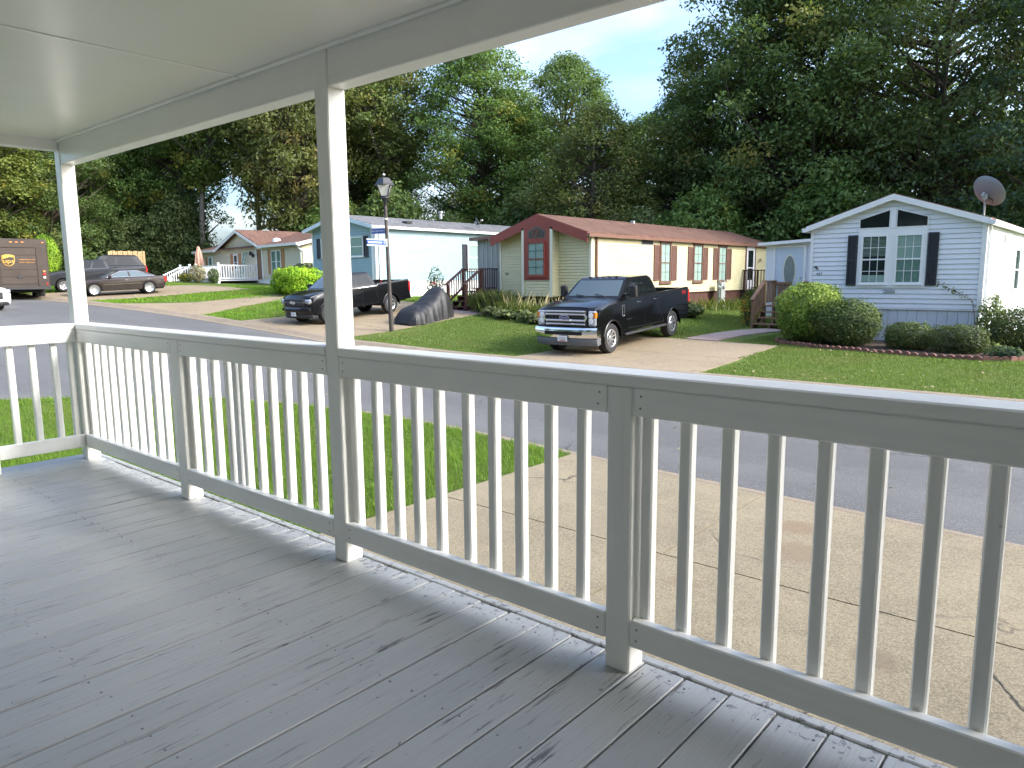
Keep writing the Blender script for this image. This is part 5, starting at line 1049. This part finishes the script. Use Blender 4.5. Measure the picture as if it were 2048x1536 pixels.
OV = [(0, .35), (.15, .8), (.4, 1.), (.65, .85), (.85, .55), (1, .12)]; TALL = [(0, .5), (.3, .95), (.55, 1.), (.8, .75), (1, .15)]; LOWW = [(0, .75), (.2, 1.), (.5, .95), (.8, .6), (1, .12)]; NAR = [(0, .3), (.2, .6), (.5, 1.), (.8, .9), (1, .3)]
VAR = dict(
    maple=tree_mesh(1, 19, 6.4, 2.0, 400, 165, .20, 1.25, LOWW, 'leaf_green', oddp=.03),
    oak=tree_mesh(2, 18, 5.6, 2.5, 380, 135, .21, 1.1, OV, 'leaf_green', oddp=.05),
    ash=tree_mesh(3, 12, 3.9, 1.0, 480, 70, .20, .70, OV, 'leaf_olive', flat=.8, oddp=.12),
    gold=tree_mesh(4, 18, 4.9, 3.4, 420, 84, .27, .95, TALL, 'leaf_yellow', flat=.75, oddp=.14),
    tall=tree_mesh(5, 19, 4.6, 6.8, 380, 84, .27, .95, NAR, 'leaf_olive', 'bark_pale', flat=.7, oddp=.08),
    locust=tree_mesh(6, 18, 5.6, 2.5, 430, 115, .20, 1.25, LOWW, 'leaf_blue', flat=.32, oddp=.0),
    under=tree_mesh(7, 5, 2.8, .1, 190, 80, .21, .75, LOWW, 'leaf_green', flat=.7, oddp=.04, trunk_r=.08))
RT = random.Random(11)
def tree(kind, x, y, H, R, label, name='tree', cat='tree', group=None, rz=None):
    tm, cm = VAR[kind]; h0 = {'maple': 19, 'oak': 18, 'ash': 12, 'gold': 18, 'tall': 19, 'locust': 18, 'under': 5}[kind]; r0 = {'maple': 6.4, 'oak': 5.6, 'ash': 3.9, 'gold': 4.9, 'tall': 4.6, 'locust': 5.6, 'under': 2.8}[kind]
    o = thing(name, label, cat, (x, y, lawn(x, y)-.1), RT.uniform(0, 6.28) if rz is None else rz, group); o.scale = (R/r0, R/r0, H/h0)
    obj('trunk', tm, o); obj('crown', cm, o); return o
G1 = 'trees of the woods behind the houses'
for a in (('locust', -2.6, 43.5, 21.5, 6.6, 'dark blue green tree at the right edge behind the satellite dish', 'locust_tree'),
          ('maple', -10.4, 47.5, 25, 7.8, 'tallest maple directly behind the white house', 'maple_tree'), ('maple', -16.0, 45.8, 24, 8.0, 'broad maple with low boughs behind the entry of the white house', 'maple_tree'),
          ('oak', -20.6, 46, 22, 7.0, 'tall green tree standing right of the sky gap', 'broadleaf_tree'), ('oak', -24.2, 43.5, 13.2, 4.2, 'shorter tree on the left shoulder of the tall right hand trees', 'broadleaf_tree'),
          ('ash', -27.4, 38.6, 11.6, 4.3, 'olive fine leaved tree behind the yellow house roof ridge', 'ash_tree'), ('oak', -40, 41.5, 18.4, 6.0, 'tall pointed tree left of the sky gap behind the blue house', 'broadleaf_tree'),
          ('oak', -36.2, 46.5, 17.4, 5.4, 'rounded tree at the left side of the open sky', 'broadleaf_tree'), ('tall', -46.4, 37, 18.2, 4.4, 'thin yellowing tree just right of the middle porch post', 'broadleaf_tree'),
          ('gold', -51.5, 36.5, 19, 5.0, 'golden green tree behind the middle porch post', 'broadleaf_tree'), ('gold', -49.0, 30.2, 19, 4.6, 'yellow green tree above the cream house roof', 'broadleaf_tree'),
          ('tall', -54.6, 30.6, 21, 4.2, 'tall tree with bare pale trunk left of the cream house gable', 'broadleaf_tree'), ('tall', -55.5, 26.9, 20.5, 4.2, 'tree with a pair of thin bare trunks behind the parasol', 'broadleaf_tree'),
          ('oak', -60.5, 27.3, 20, 4.6, 'dark tree between the wooden fence and the cream house', 'broadleaf_tree'), ('maple', -65.5, 25.5, 19.5, 5.4, 'dark tree rising behind the wooden fence', 'maple_tree'),
          ('oak', -63.0, 21.8, 18, 4.6, 'dark tree behind the left porch post', 'broadleaf_tree'), ('maple', -60.5, 17.2, 14.2, 4.8, 'light green tree above the delivery van', 'maple_tree'), ('gold', -59.0, 13.6, 12.5, 4.4, 'yellow green tree at the left edge above the delivery van', 'broadleaf_tree')):
    tree(*a, group=G1)
for i, (k, x, y, H, R, lb) in enumerate((('oak', -4, 56, 13, 7.5, 'tree in the second row behind the dish'), ('oak', -14, 57, 13, 7.5, 'tree in the second row behind the white house gable'), ('oak', -23, 56, 13, 6, 'low tree in the second row under the sky gap'), ('oak', -31, 53, 13.5, 6, 'back row tree seen beyond the olive tree'), ('maple', -46, 50, 16.5, 6.5, 'back row tree seen beyond the pointed tree'),
        ('maple', -56, 44, 17, 6.5, 'back row tree beyond the golden green tree'), ('oak', -74, 30, 17, 6, 'back row tree beyond the wooden fence'), ('maple', -75, 21.5, 15, 6, 'back row tree beyond the left porch post'), ('oak', -70, 14, 13, 5.5, 'back row tree beyond the delivery van roof'))):
    tree(k, x, y, H, R, lb, 'broadleaf_tree', group='back row of the woods')
UB = [(-1, 41, 'the dish'), (-5.5, 41.5, 'the white house ridge'), (-10.5, 40.5, 'the white entry roof'), (-14, 41.5, 'the end of the yellow house'), (-20, 38.5, 'the yellow house roof end'), (-23.6, 37.8, 'the middle of the yellow roof'), (-30.5, 39, 'the blue house dish'), (-34, 39.5, 'the blue house flue'), (-38, 36, 'the lamp head'), (-42, 33.5, 'the blue house ridge'), (-45.5, 31.5, 'the cream house right end'), (-52, 33, 'the cream house peak'), (-57.5, 25.2, 'the white deck stair'), (-58.8, 22.8, 'the end of the wooden fence'), (-61, 19.2, 'the dark grey pickup'), (-63, 15.2, 'the delivery van')]
for i, (x, y, lb) in enumerate(UB): tree('under', x, y, RT.uniform(4.2, 6.8), RT.uniform(2.8, 3.9), 'dense green undergrowth bush behind '+lb, 'undergrowth_bush', 'bush', 'undergrowth along the woods')
tree('maple', 6.6, .1, 13.0, 3.5, 'maple beside the driveway right of the porch', 'maple_tree', group='trees on the near side of the road', rz=1.0)  # three out-of-view trees added to keep the sun off the right of the porch
tree('maple', 10.5, 1.2, 19.0, 4.0, 'second maple right of the driveway', 'maple_tree', group='trees on the near side of the road', rz=2.0)
tree('oak', 14.6, 2.0, 23.0, 4.7, 'third tree right of the driveway', 'broadleaf_tree', group='trees on the near side of the road', rz=3.0)
for i, (x, y) in enumerate(((-30, -26), (-19, -24), (-8, -22), (3, -24), (14, -22), (-40, -20))): tree('oak', x, y, 15+i % 3, 6.5, ['first', 'second', 'third', 'fourth', 'fifth', 'sixth'][i]+' tree of the row behind the porch home', 'broadleaf_tree', group='trees behind the porch home')  # unseen row added so windows and car glass reflect something dark

def bush(name, label, x, y, size, n, leaf, mat, seed, shape=2.4, up=.4, cat='shrub', z=None, oddp=.15, stems=True, top=0., group=None, width=.55, clump=90):
    """clipped or loose shrub: leaf sprays spread through a rounded volume"""
    rng = np.random.default_rng(seed); o = thing(name, label, cat, (x, y, lawn(x, y) if z is None else z), 0, group); rx, ry, h = size
    d = rng.normal(0, 1, (n, 3)); d /= np.linalg.norm(d, axis=1, keepdims=True); e = (np.abs(d)**shape).sum(1)**(-1/shape); rr = rng.uniform(0, 1, n)**.22*(1+.07*np.sin(d[:, 0]*7+seed)*np.sin(d[:, 1]*6+1)*np.cos(d[:, 2]*8))
    P = d*e[:, None]*rr[:, None]*np.array([rx, ry, h/2])+np.array([0, 0, h/2]); keep = P[:, 2] > .02; P, d, rr = P[keep], d[keep], rr[keep]; m_ = len(P)
    cl = rng.normal(0, 1, (clump, 3)); cl /= np.linalg.norm(cl, axis=1, keepdims=True); near_ = np.argmax(d@cl.T, 1); ct = rng.uniform(.1, .8, clump)
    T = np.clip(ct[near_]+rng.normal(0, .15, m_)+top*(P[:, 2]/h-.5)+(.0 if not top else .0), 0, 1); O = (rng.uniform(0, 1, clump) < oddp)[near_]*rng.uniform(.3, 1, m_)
    P += (rng.uniform(-.05, .06, clump)*min(rx, h))[near_][:, None]*d; P += ((rng.uniform(0, 1, m_) < .05)*rng.uniform(.02, .14, m_)*min(rx, h))[:, None]*d
    obj('foliage', np_mesh('foliage', leaves(rng, P, d*1.0+np.array([0, 0, up]), leaf, width, .6), 4, mat, tint=T, odd=O), o)
    if stems:
        mb = MB()
        for i in range(9): a = rng.uniform(0, 6.28); q = rng.uniform(.3, .75); mb.tube([(0, 0, -.05), (rx*q*.4*math.cos(a), ry*q*.4*math.sin(a), h*.3), (rx*q*math.cos(a), ry*q*math.sin(a), h*.7)], [.025, .018, .008], 5, False)
        mb.build('stems', 'bark', o)
    return o
bush('arborvitae', 'bright green clipped arborvitae beside the brown steps', -6.95, 18.85, (.86, .80, 1.62), 15000, .085, 'leaf_thuja', 21, 2.7, .1, top=.35, oddp=.12, width=.34)
bush('round_shrub', 'olive green rounded shrub right of the bright arborvitae', -5.92, 18.5, (.86, .68, 1.22), 12000, .060, 'leaf_box', 22, 2.3, .5, top=.5)
bush('box_shrub', 'dark clipped low shrub under the white house window', -4.38, 18.35, (.52, .45, .68), 6500, .050, 'leaf_box', 23, 3.2, .4, oddp=.05, top=.1, group='low shrubs before the white house')
bush('box_shrub', 'wide dark low shrub near the white house corner', -3.28, 18.15, (.64, .48, .66), 7500, .052, 'leaf_box', 24, 3.0, .4, oddp=.05, top=.1, group='low shrubs before the white house')
bush('loose_shrub', 'loose dark green shrub at the right edge beside the white house', -2.05, 19.3, (.75, .7, 1.05), 8000, .06, 'leaf_box', 25, 2.2, .5, oddp=.25, top=.3)
bush('leafy_shrub', 'light leafy shrub climbing the white house corner downspout', -2.85, 19.75, (.32, .3, 1.35), 1500, .075, 'leaf_hosta', 26, 2., .5, clump=40)
bush('catmint', 'small blue green plant in the mulch at the right edge', -2.3, 17.75, (.40, .25, .26), 700, .07, 'leaf_blue', 27, 2., .8, stems=False)
bush('clipped_hedge', 'bright green clipped hedge between the cream and blue houses', -30.35, 18.0, (1.35, .85, 1.25), 12000, .10, 'leaf_thuja', 28, 3.2, .3, top=.4)
bush('round_shrub', 'olive shrub behind the bright hedge at the cream house corner', -33.3, 20.6, (1.1, .8, 1.4), 4500, .10, 'leaf_box', 29, 2.3, .4, top=.4)
bush('flower_bush', 'orange leaved bush in front of the white deck', *loc1(9.0, -3.2)[:2], (.75, .45, 1.1), 1500, .10, 'leaf_dry', 30, 2., .5); bush('flower_bush', 'yellow flowering clump beside the white deck stair', *loc1(6.9, -3.2)[:2], (.7, .4, .55), 1300, .10, 'leaf_goldflower', 31, 2., .6, stems=False, oddp=.5)
bush('round_shrub', 'small dark conical shrub at the right end of the white deck', *loc1(10.9, -2.9)[:2], (.35, .35, .95), 1800, .07, 'leaf_box', 32, 2., .3); bush('conical_shrub', 'narrow green arborvitae behind the delivery van', -50.4, 13.9, (.85, .85, 2.9), 6000, .11, 'leaf_thuja', 33, 1.7, .1, width=.35)
bush('hosta_clump', 'pale hosta clump behind the large black pickup', -13.3, 23.6, (.85, .55, .55), 700, .24, 'leaf_hosta', 34, 2., 1.2, stems=False); bush('flower_pot_plant', 'orange potted flowers beside the brown steps', -10.45, 22.9, (.28, .28, 1.0), 900, .06, 'leaf_marigold', 35, 2., .5, oddp=.3); bush('flower_bush', 'orange flowering plant below the side door landing', -11.6, 26.2, (.5, .4, 1.25), 1300, .075, 'leaf_marigold', 36, 2., .4, oddp=.18)
bush('rose_bush', 'straggly rose bush beside the dark red steps', -21.5, 18.6, (.42, .35, 1.75), 750, .085, 'leaf_olive', 37, 1.7, .5, clump=40); bush('rose_flowers', 'small cluster of pink roses by the dark red steps', -21.3, 18.25, (.12, .10, .14), 60, .06, 'petal_pink', 38, 2., .5, 'flowers', stems=False, z=lawn(-21.3, 18.3)+.95)
bush('shrub_sprig', 'yellow green shrub behind the blue house roof end', -24.6, 35.8, (1.0, 1.0, 4.0), 2200, .13, 'leaf_olive', 39, 2., .4)
rng = np.random.default_rng(77)
for i in range(9):
    f = i/8; x = -18.15+f*3.6; y = 18.05-.75*f+.2*math.sin(i*2)
    bush('hosta_clump', ['leftmost', 'second', 'third', 'fourth', 'middle', 'sixth', 'seventh', 'eighth', 'rightmost'][i]+' hosta clump in the row before the yellow house', x, y, (.36, .32, .34), 190, .19, 'leaf_hosta', 40+i, 2., 1.3, 'plant', stems=False, group='hosta row before the yellow house', clump=20, width=.5)
def tufts(name, label, cat, pts, n, h, mat, seed, spread=.3, lean=.35, w=.012):
    """upright thin stems and blades from a set of points"""
    rng = np.random.default_rng(seed); V = []
    for (x, y) in pts:
        z = lawn(x, y)
        for k in range(n):
            b = np.array([x+rng.normal(0, spread), y+rng.normal(0, spread), z]); a = rng.uniform(0, 6.28); L_ = h*rng.uniform(.5, 1.1); d = np.array([math.cos(a)*lean, math.sin(a)*lean, 1])*L_; s = np.array([-math.sin(a), math.cos(a), 0])*w
            V += [b-s, b+s, b+d*.55+s*.8, b+d+np.array([d[0], d[1], -.1*L_])*.35]
    me = np_mesh(name, np.array(V), 4, mat, tint=rng.uniform(0, 1, len(V)//4), odd=rng.uniform(0, 1, len(V)//4)**3); o = obj(name, me); return tag(o, label, cat)
tufts('tall_weeds', 'dry tall stems growing behind the hostas at the yellow house', 'plant', [(-18.4+i*.32, 18.6-.05*i+.25*(i % 2)) for i in range(13)], 12, .95, 'leaf_dry', 5, .2, .3, .007)
tufts('tall_grass', 'green grassy plants behind the hostas at the yellow house', 'plant', [(-18.4+i*.30, 18.55-.05*i+.2*(i % 2)) for i in range(14)], 60, .6, 'leaf_olive', 15, .2, .45, .010)
tufts('tall_weeds', 'grey green tall weeds beside the dark red steps', 'plant', [(-19.2+i*.2, 18.75+.1*(i % 2)) for i in range(7)], 110, .9, 'leaf_olive', 6, .16, .4, .010)
tufts('meter_weeds', 'weeds growing round the electric meter pedestal', 'plant', [(-14.4+.2*i, 27.5+.8*i) for i in range(5)], 50, .6, 'leaf_olive', 8, .25, .4, .012)

# mulch bed with scalloped edging
mbed = obj('mulch_bed', None); mbed['kind'] = 'structure'
EP = [(-7.75, 18.75), (-7.6, 18.15), (-7.0, 17.85), (-6.2, 17.62), (-5.2, 17.40), (-4.25, 17.20), (-3.3, 17.02), (-2.6, 16.98), (-2.1, 17.15), (-1.75, 17.5), (-1.5, 18.2)]
mb = MB()
for x, y in EP: mb.v += [(x, y, lawn(x, y)+.035), (max(min(x, -2.9), -7.4) if x < -2.6 else x+.3, 20.0, lawn(x, 20)+.05)]
mb.f = [(2*i, 2*i+2, 2*i+3, 2*i+1) for i in range(len(EP)-1)]; mb.build('mulch', 'mulch', mbed)
M('edging_red', (.22, .10, .075), .85, var=.25, vscale=9, bump=.5); br_me = {}
brk = MB(); brk.prism([(-.085, -.08), (.085, -.08), (.085, .05), (.06, .085), (.02, .10), (-.02, .10), (-.06, .085), (-.085, .05)], -.03, .03); brk = brk.mesh('edging_brick', 'edging_red'); fixnormals(brk)
for (ax, ay), (bx, by) in zip(EP, EP[1:]):
    n = max(1, round(math.hypot(bx-ax, by-ay)/.18))
    for i in range(n):
        f = (i+.5)/n; x, y = ax+(bx-ax)*f, ay+(by-ay)*f; o = obj('edging_brick', brk, mbed, (x, y, lawn(x, y)+RT.uniform(-.01, .015)), math.atan2(by-ay, bx-ax)+RT.uniform(-.06, .06)); o.rotation_euler.x = RT.uniform(-.08, .08)

# ------------------------------------------------------------------ grass
def grass(name, label, boxes, dens, h, w, seed, inside, lush=0.):
    rng = np.random.default_rng(seed); X, Y = [], []
    for x0, x1, y0, y1, k in boxes:
        n = int((x1-x0)*(y1-y0)*dens*k*1.25); X.append(rng.uniform(x0, x1, n)); Y.append(rng.uniform(y0, y1, n))
    X, Y = np.concatenate(X), np.concatenate(Y); fx = np.interp(X, [t[0] for t in FC], [t[1] for t in FC]); nx = np.interp(X, [t[0] for t in NC], [t[1] for t in NC])
    zr = np.interp(X, [t[0] for t in ZR], [t[1] for t in ZR]); za = np.interp(X, [t[0] for t in ZA], [t[1] for t in ZA]); t = np.clip((Y-fx)/8.5, 0, 1); Z = zr+.08+za*t*t*(3-2*t)
    k = inside(X, Y, nx, fx); X, Y, Z = X[k], Y[k], Z[k]; n = len(X)
    pat = np.sin(X*1.3+2*np.sin(Y*.9))*np.sin(Y*1.1+1.7*np.sin(X*.6)); fine = np.sin(X*5.1+3*np.sin(Y*3.7))*np.sin(Y*4.3+X)
    a = rng.uniform(0, 6.28, n); L_ = h*rng.uniform(.5, 1.3, n)*(1+.18*pat+.25*fine); le = rng.uniform(.1, .9, n); s = np.stack([-np.sin(a), np.cos(a), 0*a], 1)*(w*rng.uniform(.6, 1.3, n))[:, None]; B = np.stack([X, Y, Z-.004], 1)
    Tp = B+np.stack([np.cos(a)*le*L_, np.sin(a)*le*L_, L_*np.sqrt(1-.7*le*le)], 1)
    V = np.stack([B-s, B+s, Tp], 1).reshape(-1, 3)
    tint = np.clip(.45+.18*pat+.12*fine+rng.normal(0, .2, n)+lush, 0, 1); odd = np.clip((rng.uniform(0, 1, n) < .12+.10*(pat < -.2))*rng.uniform(.4, 1, n)+.55*np.clip(-pat-.1, 0, 1), 0, 1)
    o = obj(name, np_mesh(name, V, 3, 'blade', tint=tint, odd=odd)); return tag(o, label, 'grass', kind='stuff')
grass('near_grass', 'mown grass between the porch and the near kerb', [(-10, -4.75, -.4, 5.0, 1.7), (-14.9, -10, -1.6, 4.8, 1.), (-10, -5.75, -1.6, -.4, 1.2)], 1500, .062, .0042, 1, lambda X, Y, n, f: (Y < n-.01+.03*np.sin(X*9)*np.sin(X*23)) & ((X < -4.80+.02*np.sin(Y*17)) | (Y < .2)) & ((X < -5.76) | (Y > .16)))
def lawn_mask(X, Y, n, f):
    k = Y > f+.0
    k &= ~((X > -11.97) & (X < -6.88) & (Y < 14.72)); k &= ~((X > -11.77) & (X < -7.22) & (Y < 17.57)); k &= ~((X > -24.62) & (X < -18.88) & (Y < 19.62)); k &= ~((X > -10.1) & (X < -8.5) & (Y > 17.5) & (Y < 22.1))
    bed = np.interp(X, [p[0] for p in EP], [p[1] for p in EP]); k &= ~((X > -7.7) & (X < -1.5) & (Y > bed)); k &= ~((X > -19.3) & (X < -15) & (Y > 20)); k &= ~((X > -31.8) & (X < -26.9) & (Y > 20)); k &= ~((X > -33.2+(Y-11)*.55) & (X < -27-(Y-11.6)*.5) & (Y < 18)); k &= ~((X > -40.5) & (X < -34.9) & (Y < 18.3)); k &= ~((X > -7.4) & (X < -3) & (Y > 20)); return k
grass('front_lawn', 'mown front lawn of the white and yellow houses', [(-8, 1.5, 12.0, 17.9, 1.1), (-19, -11.5, 11.9, 20, 1.), (-15, -7.4, 17, 27, .6), (-15, -7.4, 27, 34, .3)], 950, .05, .0085, 2, lawn_mask, .06)
grass('side_lawn', 'mown lawn round the pickup drive and the cream house', [(-38, -24, 10.5, 20.2, 1.), (-26.9, -18.5, 19.5, 27, .5), (-52, -38, 9, 18, .6)], 260, .06, .02, 3, lawn_mask, .05)
rng = np.random.default_rng(9); n = 260; X = rng.uniform(-19, -1, n); Y = rng.uniform(12.2, 18, n); k = lawn_mask(X, Y, 0, np.full(n, 12.05)); X, Y = X[k], Y[k]; X = np.concatenate([X, rng.uniform(-10, -5, 14), rng.uniform(-14, -1, 40), rng.uniform(-36, -24, 60)]); Y = np.concatenate([Y, rng.uniform(.8, 4.4, 14), rng.uniform(5.4, 11, 40), rng.uniform(12.5, 18, 60)])
Zl = np.array([road_z(a)+.055 if near(a) < b < far(a) else lawn(a, b)+.045 for a, b in zip(X, Y)])
o = obj('fallen_leaves', np_mesh('fallen_leaves', leaves(rng, np.stack([X, Y, Zl], 1), np.tile(np.array([0, 0, 1.]), (len(X), 1)), .07, .6, .25), 4, 'leaf_dry', tint=rng.uniform(0, 1, len(X)), odd=rng.uniform(0, 1, len(X)))); tag(o, 'dry fallen leaves scattered over lawn and road', 'leaves', kind='stuff')

# ------------------------------------------------------------------ lamp post, street signs, covered machine
M('lamp_black', (.018, .018, .019), .45, var=.2); M('lamp_pole', (.055, .045, .038), .6, var=.4, vscale=3); glassy('lamp_glass', (.55, .53, .47), .25); M('sign_blue', (.012, .06, .33), .4, var=.05)
lx, ly = -18.88, 14.02; lz = lawn(lx, ly)
LP = thing('street_lamp', 'black lantern street lamp standing on the grass verge', 'street lamp', (lx, ly, lz)); LP.rotation_euler = (.012, -.012, 0)
MB().tube([(0, 0, -.2), (0, 0, .9), (0, 0, 2.5), (0, 0, 4.25)], [.078, .070, .060, .048], 12).build('pole', 'lamp_pole', LP, 50); MB().lathe([(.062, 0), (.066, 0), (.066, .05), (.062, .05)], 12, 'z', (0, 0, 3.62), closed=True).build('pole_band', 'trim_cream', LP)
MB().lathe([(0, 4.36), (.10, 4.36), (.13, 4.30), (.07, 4.22), (.05, 4.05)], 12).build('lantern_base', 'lamp_black', LP, 40)
a, b, z0, z1_ = .105, .21, 4.36, 4.70
for k in range(4):
    c, s = math.cos(k*math.pi/2+.75), math.sin(k*math.pi/2+.75); rot = lambda x, y: (x*c-y*s, x*s+y*c)
    P = [(*rot(a*.92, -a*.92), z0+.01), (*rot(a*.92, a*.92), z0+.01), (*rot(b*.92, b*.92), z1_), (*rot(b*.92, -b*.92), z1_)]
    mb = MB(); mb.poly(P, .006); mb.build('pane', 'lamp_glass', LP, fix=True); MB().bar((*rot(a, a), z0), (*rot(b, b), z1_), .022, .022, (1, 0, 0)).build('lantern_rib', 'lamp_black', LP)
mb = MB(); mb.lathe([(.0, 4.945), (.13, 4.945), (.17, 4.93), (.285, 4.76), (.315, 4.73), (.315, 4.705), (.28, 4.70), (0, 4.70)], 4, 'z', a0=.75); mb.build('lantern_roof', 'lamp_black', LP, fix=True); MB().tube([(0, 0, 4.94), (0, 0, 5.02)], .012, 6).build('photocell_stem', 'lamp_black', LP); MB().lathe([(0, 5.08), (.04, 5.06), (.045, 5.02), (.0, 5.0)], 10).build('photocell', 'plate_white', LP)
def sign(label, z, d, Ln, word, name):
    D = Vector(d); N = Vector((0, 0, 1)).cross(D); s = thing(name, label, 'street sign', (lx, ly, lz+z)); toward = Vector((-lx, -1.86-ly, 0)); N = N if N.dot(toward) > 0 else -N
    F = Fr((0, 0, 0), D, N); F.build('blade', 'sign_blue', s, (.07, Ln, -.075, .075, -.006, .006)); F.build('bracket', 'galv', s, (.0, .10, -.13, .13, -.012, .012)); F.build('border', 'plate_white', s, (.09, Ln+.02, (.078), .105, -.008, .008), (.09, Ln+.02, -.105, -.078, -.008, .008))
    R = Vector((0, 0, 1)).cross(N); C0 = F.p((Ln+.07)/2, 0, .007); a_, b_ = word.split(); text(a_, .092, 'plate_white', s, frame4(C0-R*.09, R, (0, 0, 1)), 'lettering', .0015); text(b_, .092, 'plate_white', s, frame4(C0+R*(Ln/2-.12), R, (0, 0, 1)), 'lettering', .0015); return s
sign('upper blue street name sign on the lamp post', 3.28, (-1, 0, 0), .86, 'WEDGEWOOD CT', 'street_sign'); sign('lower blue street name sign with white edges on the lamp post', 2.88, (0, -1, 0), .88, 'INGLEWOOD CT', 'street_sign')
t = NT('tarp'); v = t.coord(True); n_ = t.noise(v, 7, 5, .6); t.bsdf(Base_Color=t.ramp(n_, [(.3, (.010, .010, .011)), (.7, (.018, .018, .019))]), Roughness=.55, Specular_IOR_Level=.5, Normal=t.bump(n_, .25, .02))
CV = thing('covered_mower', 'black tarpaulin covering a machine beside the lamp post', 'covered machine', (-19.45, 15.0, lawn(-19.5, 15.6)-.02), math.atan2(1.0, -.10))
mb = MB(); ns, na = 34, 45; Lc = 2.35; rnn = random.Random(3); ph = [rnn.uniform(0, 6.28) for _ in range(6)]
for i in range(ns+1):
    s = i/ns; x = s*Lc; hgt = float(np.interp(s, [0, .06, .16, .36, .46, .62, .74, .80, .92, 1.], [.02, .40, .56, .66, .78, 1.02, 1.22, 1.24, .98, .05])); wid = float(np.interp(s, [0, .05, .2, .5, .8, .95, 1.], [.28, .46, .56, .52, .50, .44, .25]))
    for j in range(na+1):
        th = math.pi*j/na; ct, st_ = math.cos(th), math.sin(th); e = .62; y = wid*math.copysign(abs(ct)**e, ct); z = hgt*abs(st_)**.55; fo = 1-z/max(hgt, .01)
        y += math.copysign(1, ct)*fo*(.09*abs(math.sin(s*17+ph[0]+th))**.6-.05+.03*math.sin(s*57+ph[1]))*(1 if abs(ct) > .3 else 0); xx = x+(.04*math.sin(th*9+ph[2])*(1 if s < .1 or s > .9 else .2))*fo; z += .035*(abs(math.sin(s*11+th*3+ph[3]))**.5-.6)*math.sin(th)+.012*math.sin(s*47-th*9+ph[4])*math.sin(th)
        mb.v.append((xx, y*(1+.10*fo), max(0, z)))
mb.f = [(i*(na+1)+j, (i+1)*(na+1)+j, (i+1)*(na+1)+j+1, i*(na+1)+j+1) for i in range(ns) for j in range(na)]
mb.build('tarpaulin', 'tarp', CV, 50, fix=True); MB().box(.5, 1.7, -.35, .35, .05, .40).build('machine', 'under', CV)
cr = thing('climbing_rose', 'thin leafy rose cane arching across the white house corner', 'plant', (-3.35, 19.86, z4+1.2)); mb = MB(); C_ = [(.15, .05, -1.1), (.12, 0, -.4), (.05, -.05, .0), (-.35, -.08, .25), (-.75, -.08, .45), (-1.0, -.08, .75)]; mb.tube(C_, [.012, .01, .009, .007, .005, .003], 5); mb.build('cane', 'bark', cr)
rng = np.random.default_rng(4); q = np.array([np.array(C_[2])*(1-f)+np.array(C_[4])*f for f in rng.uniform(0, 1, 60)])+rng.normal(0, .045, (60, 3)); obj('leaves', np_mesh('leaves', leaves(rng, q, np.tile([0, -1, .5], (60, 1)), .07), 4, 'leaf_hosta', tint=rng.uniform(0, .6, 60), odd=rng.uniform(0, .3, 60)), cr)
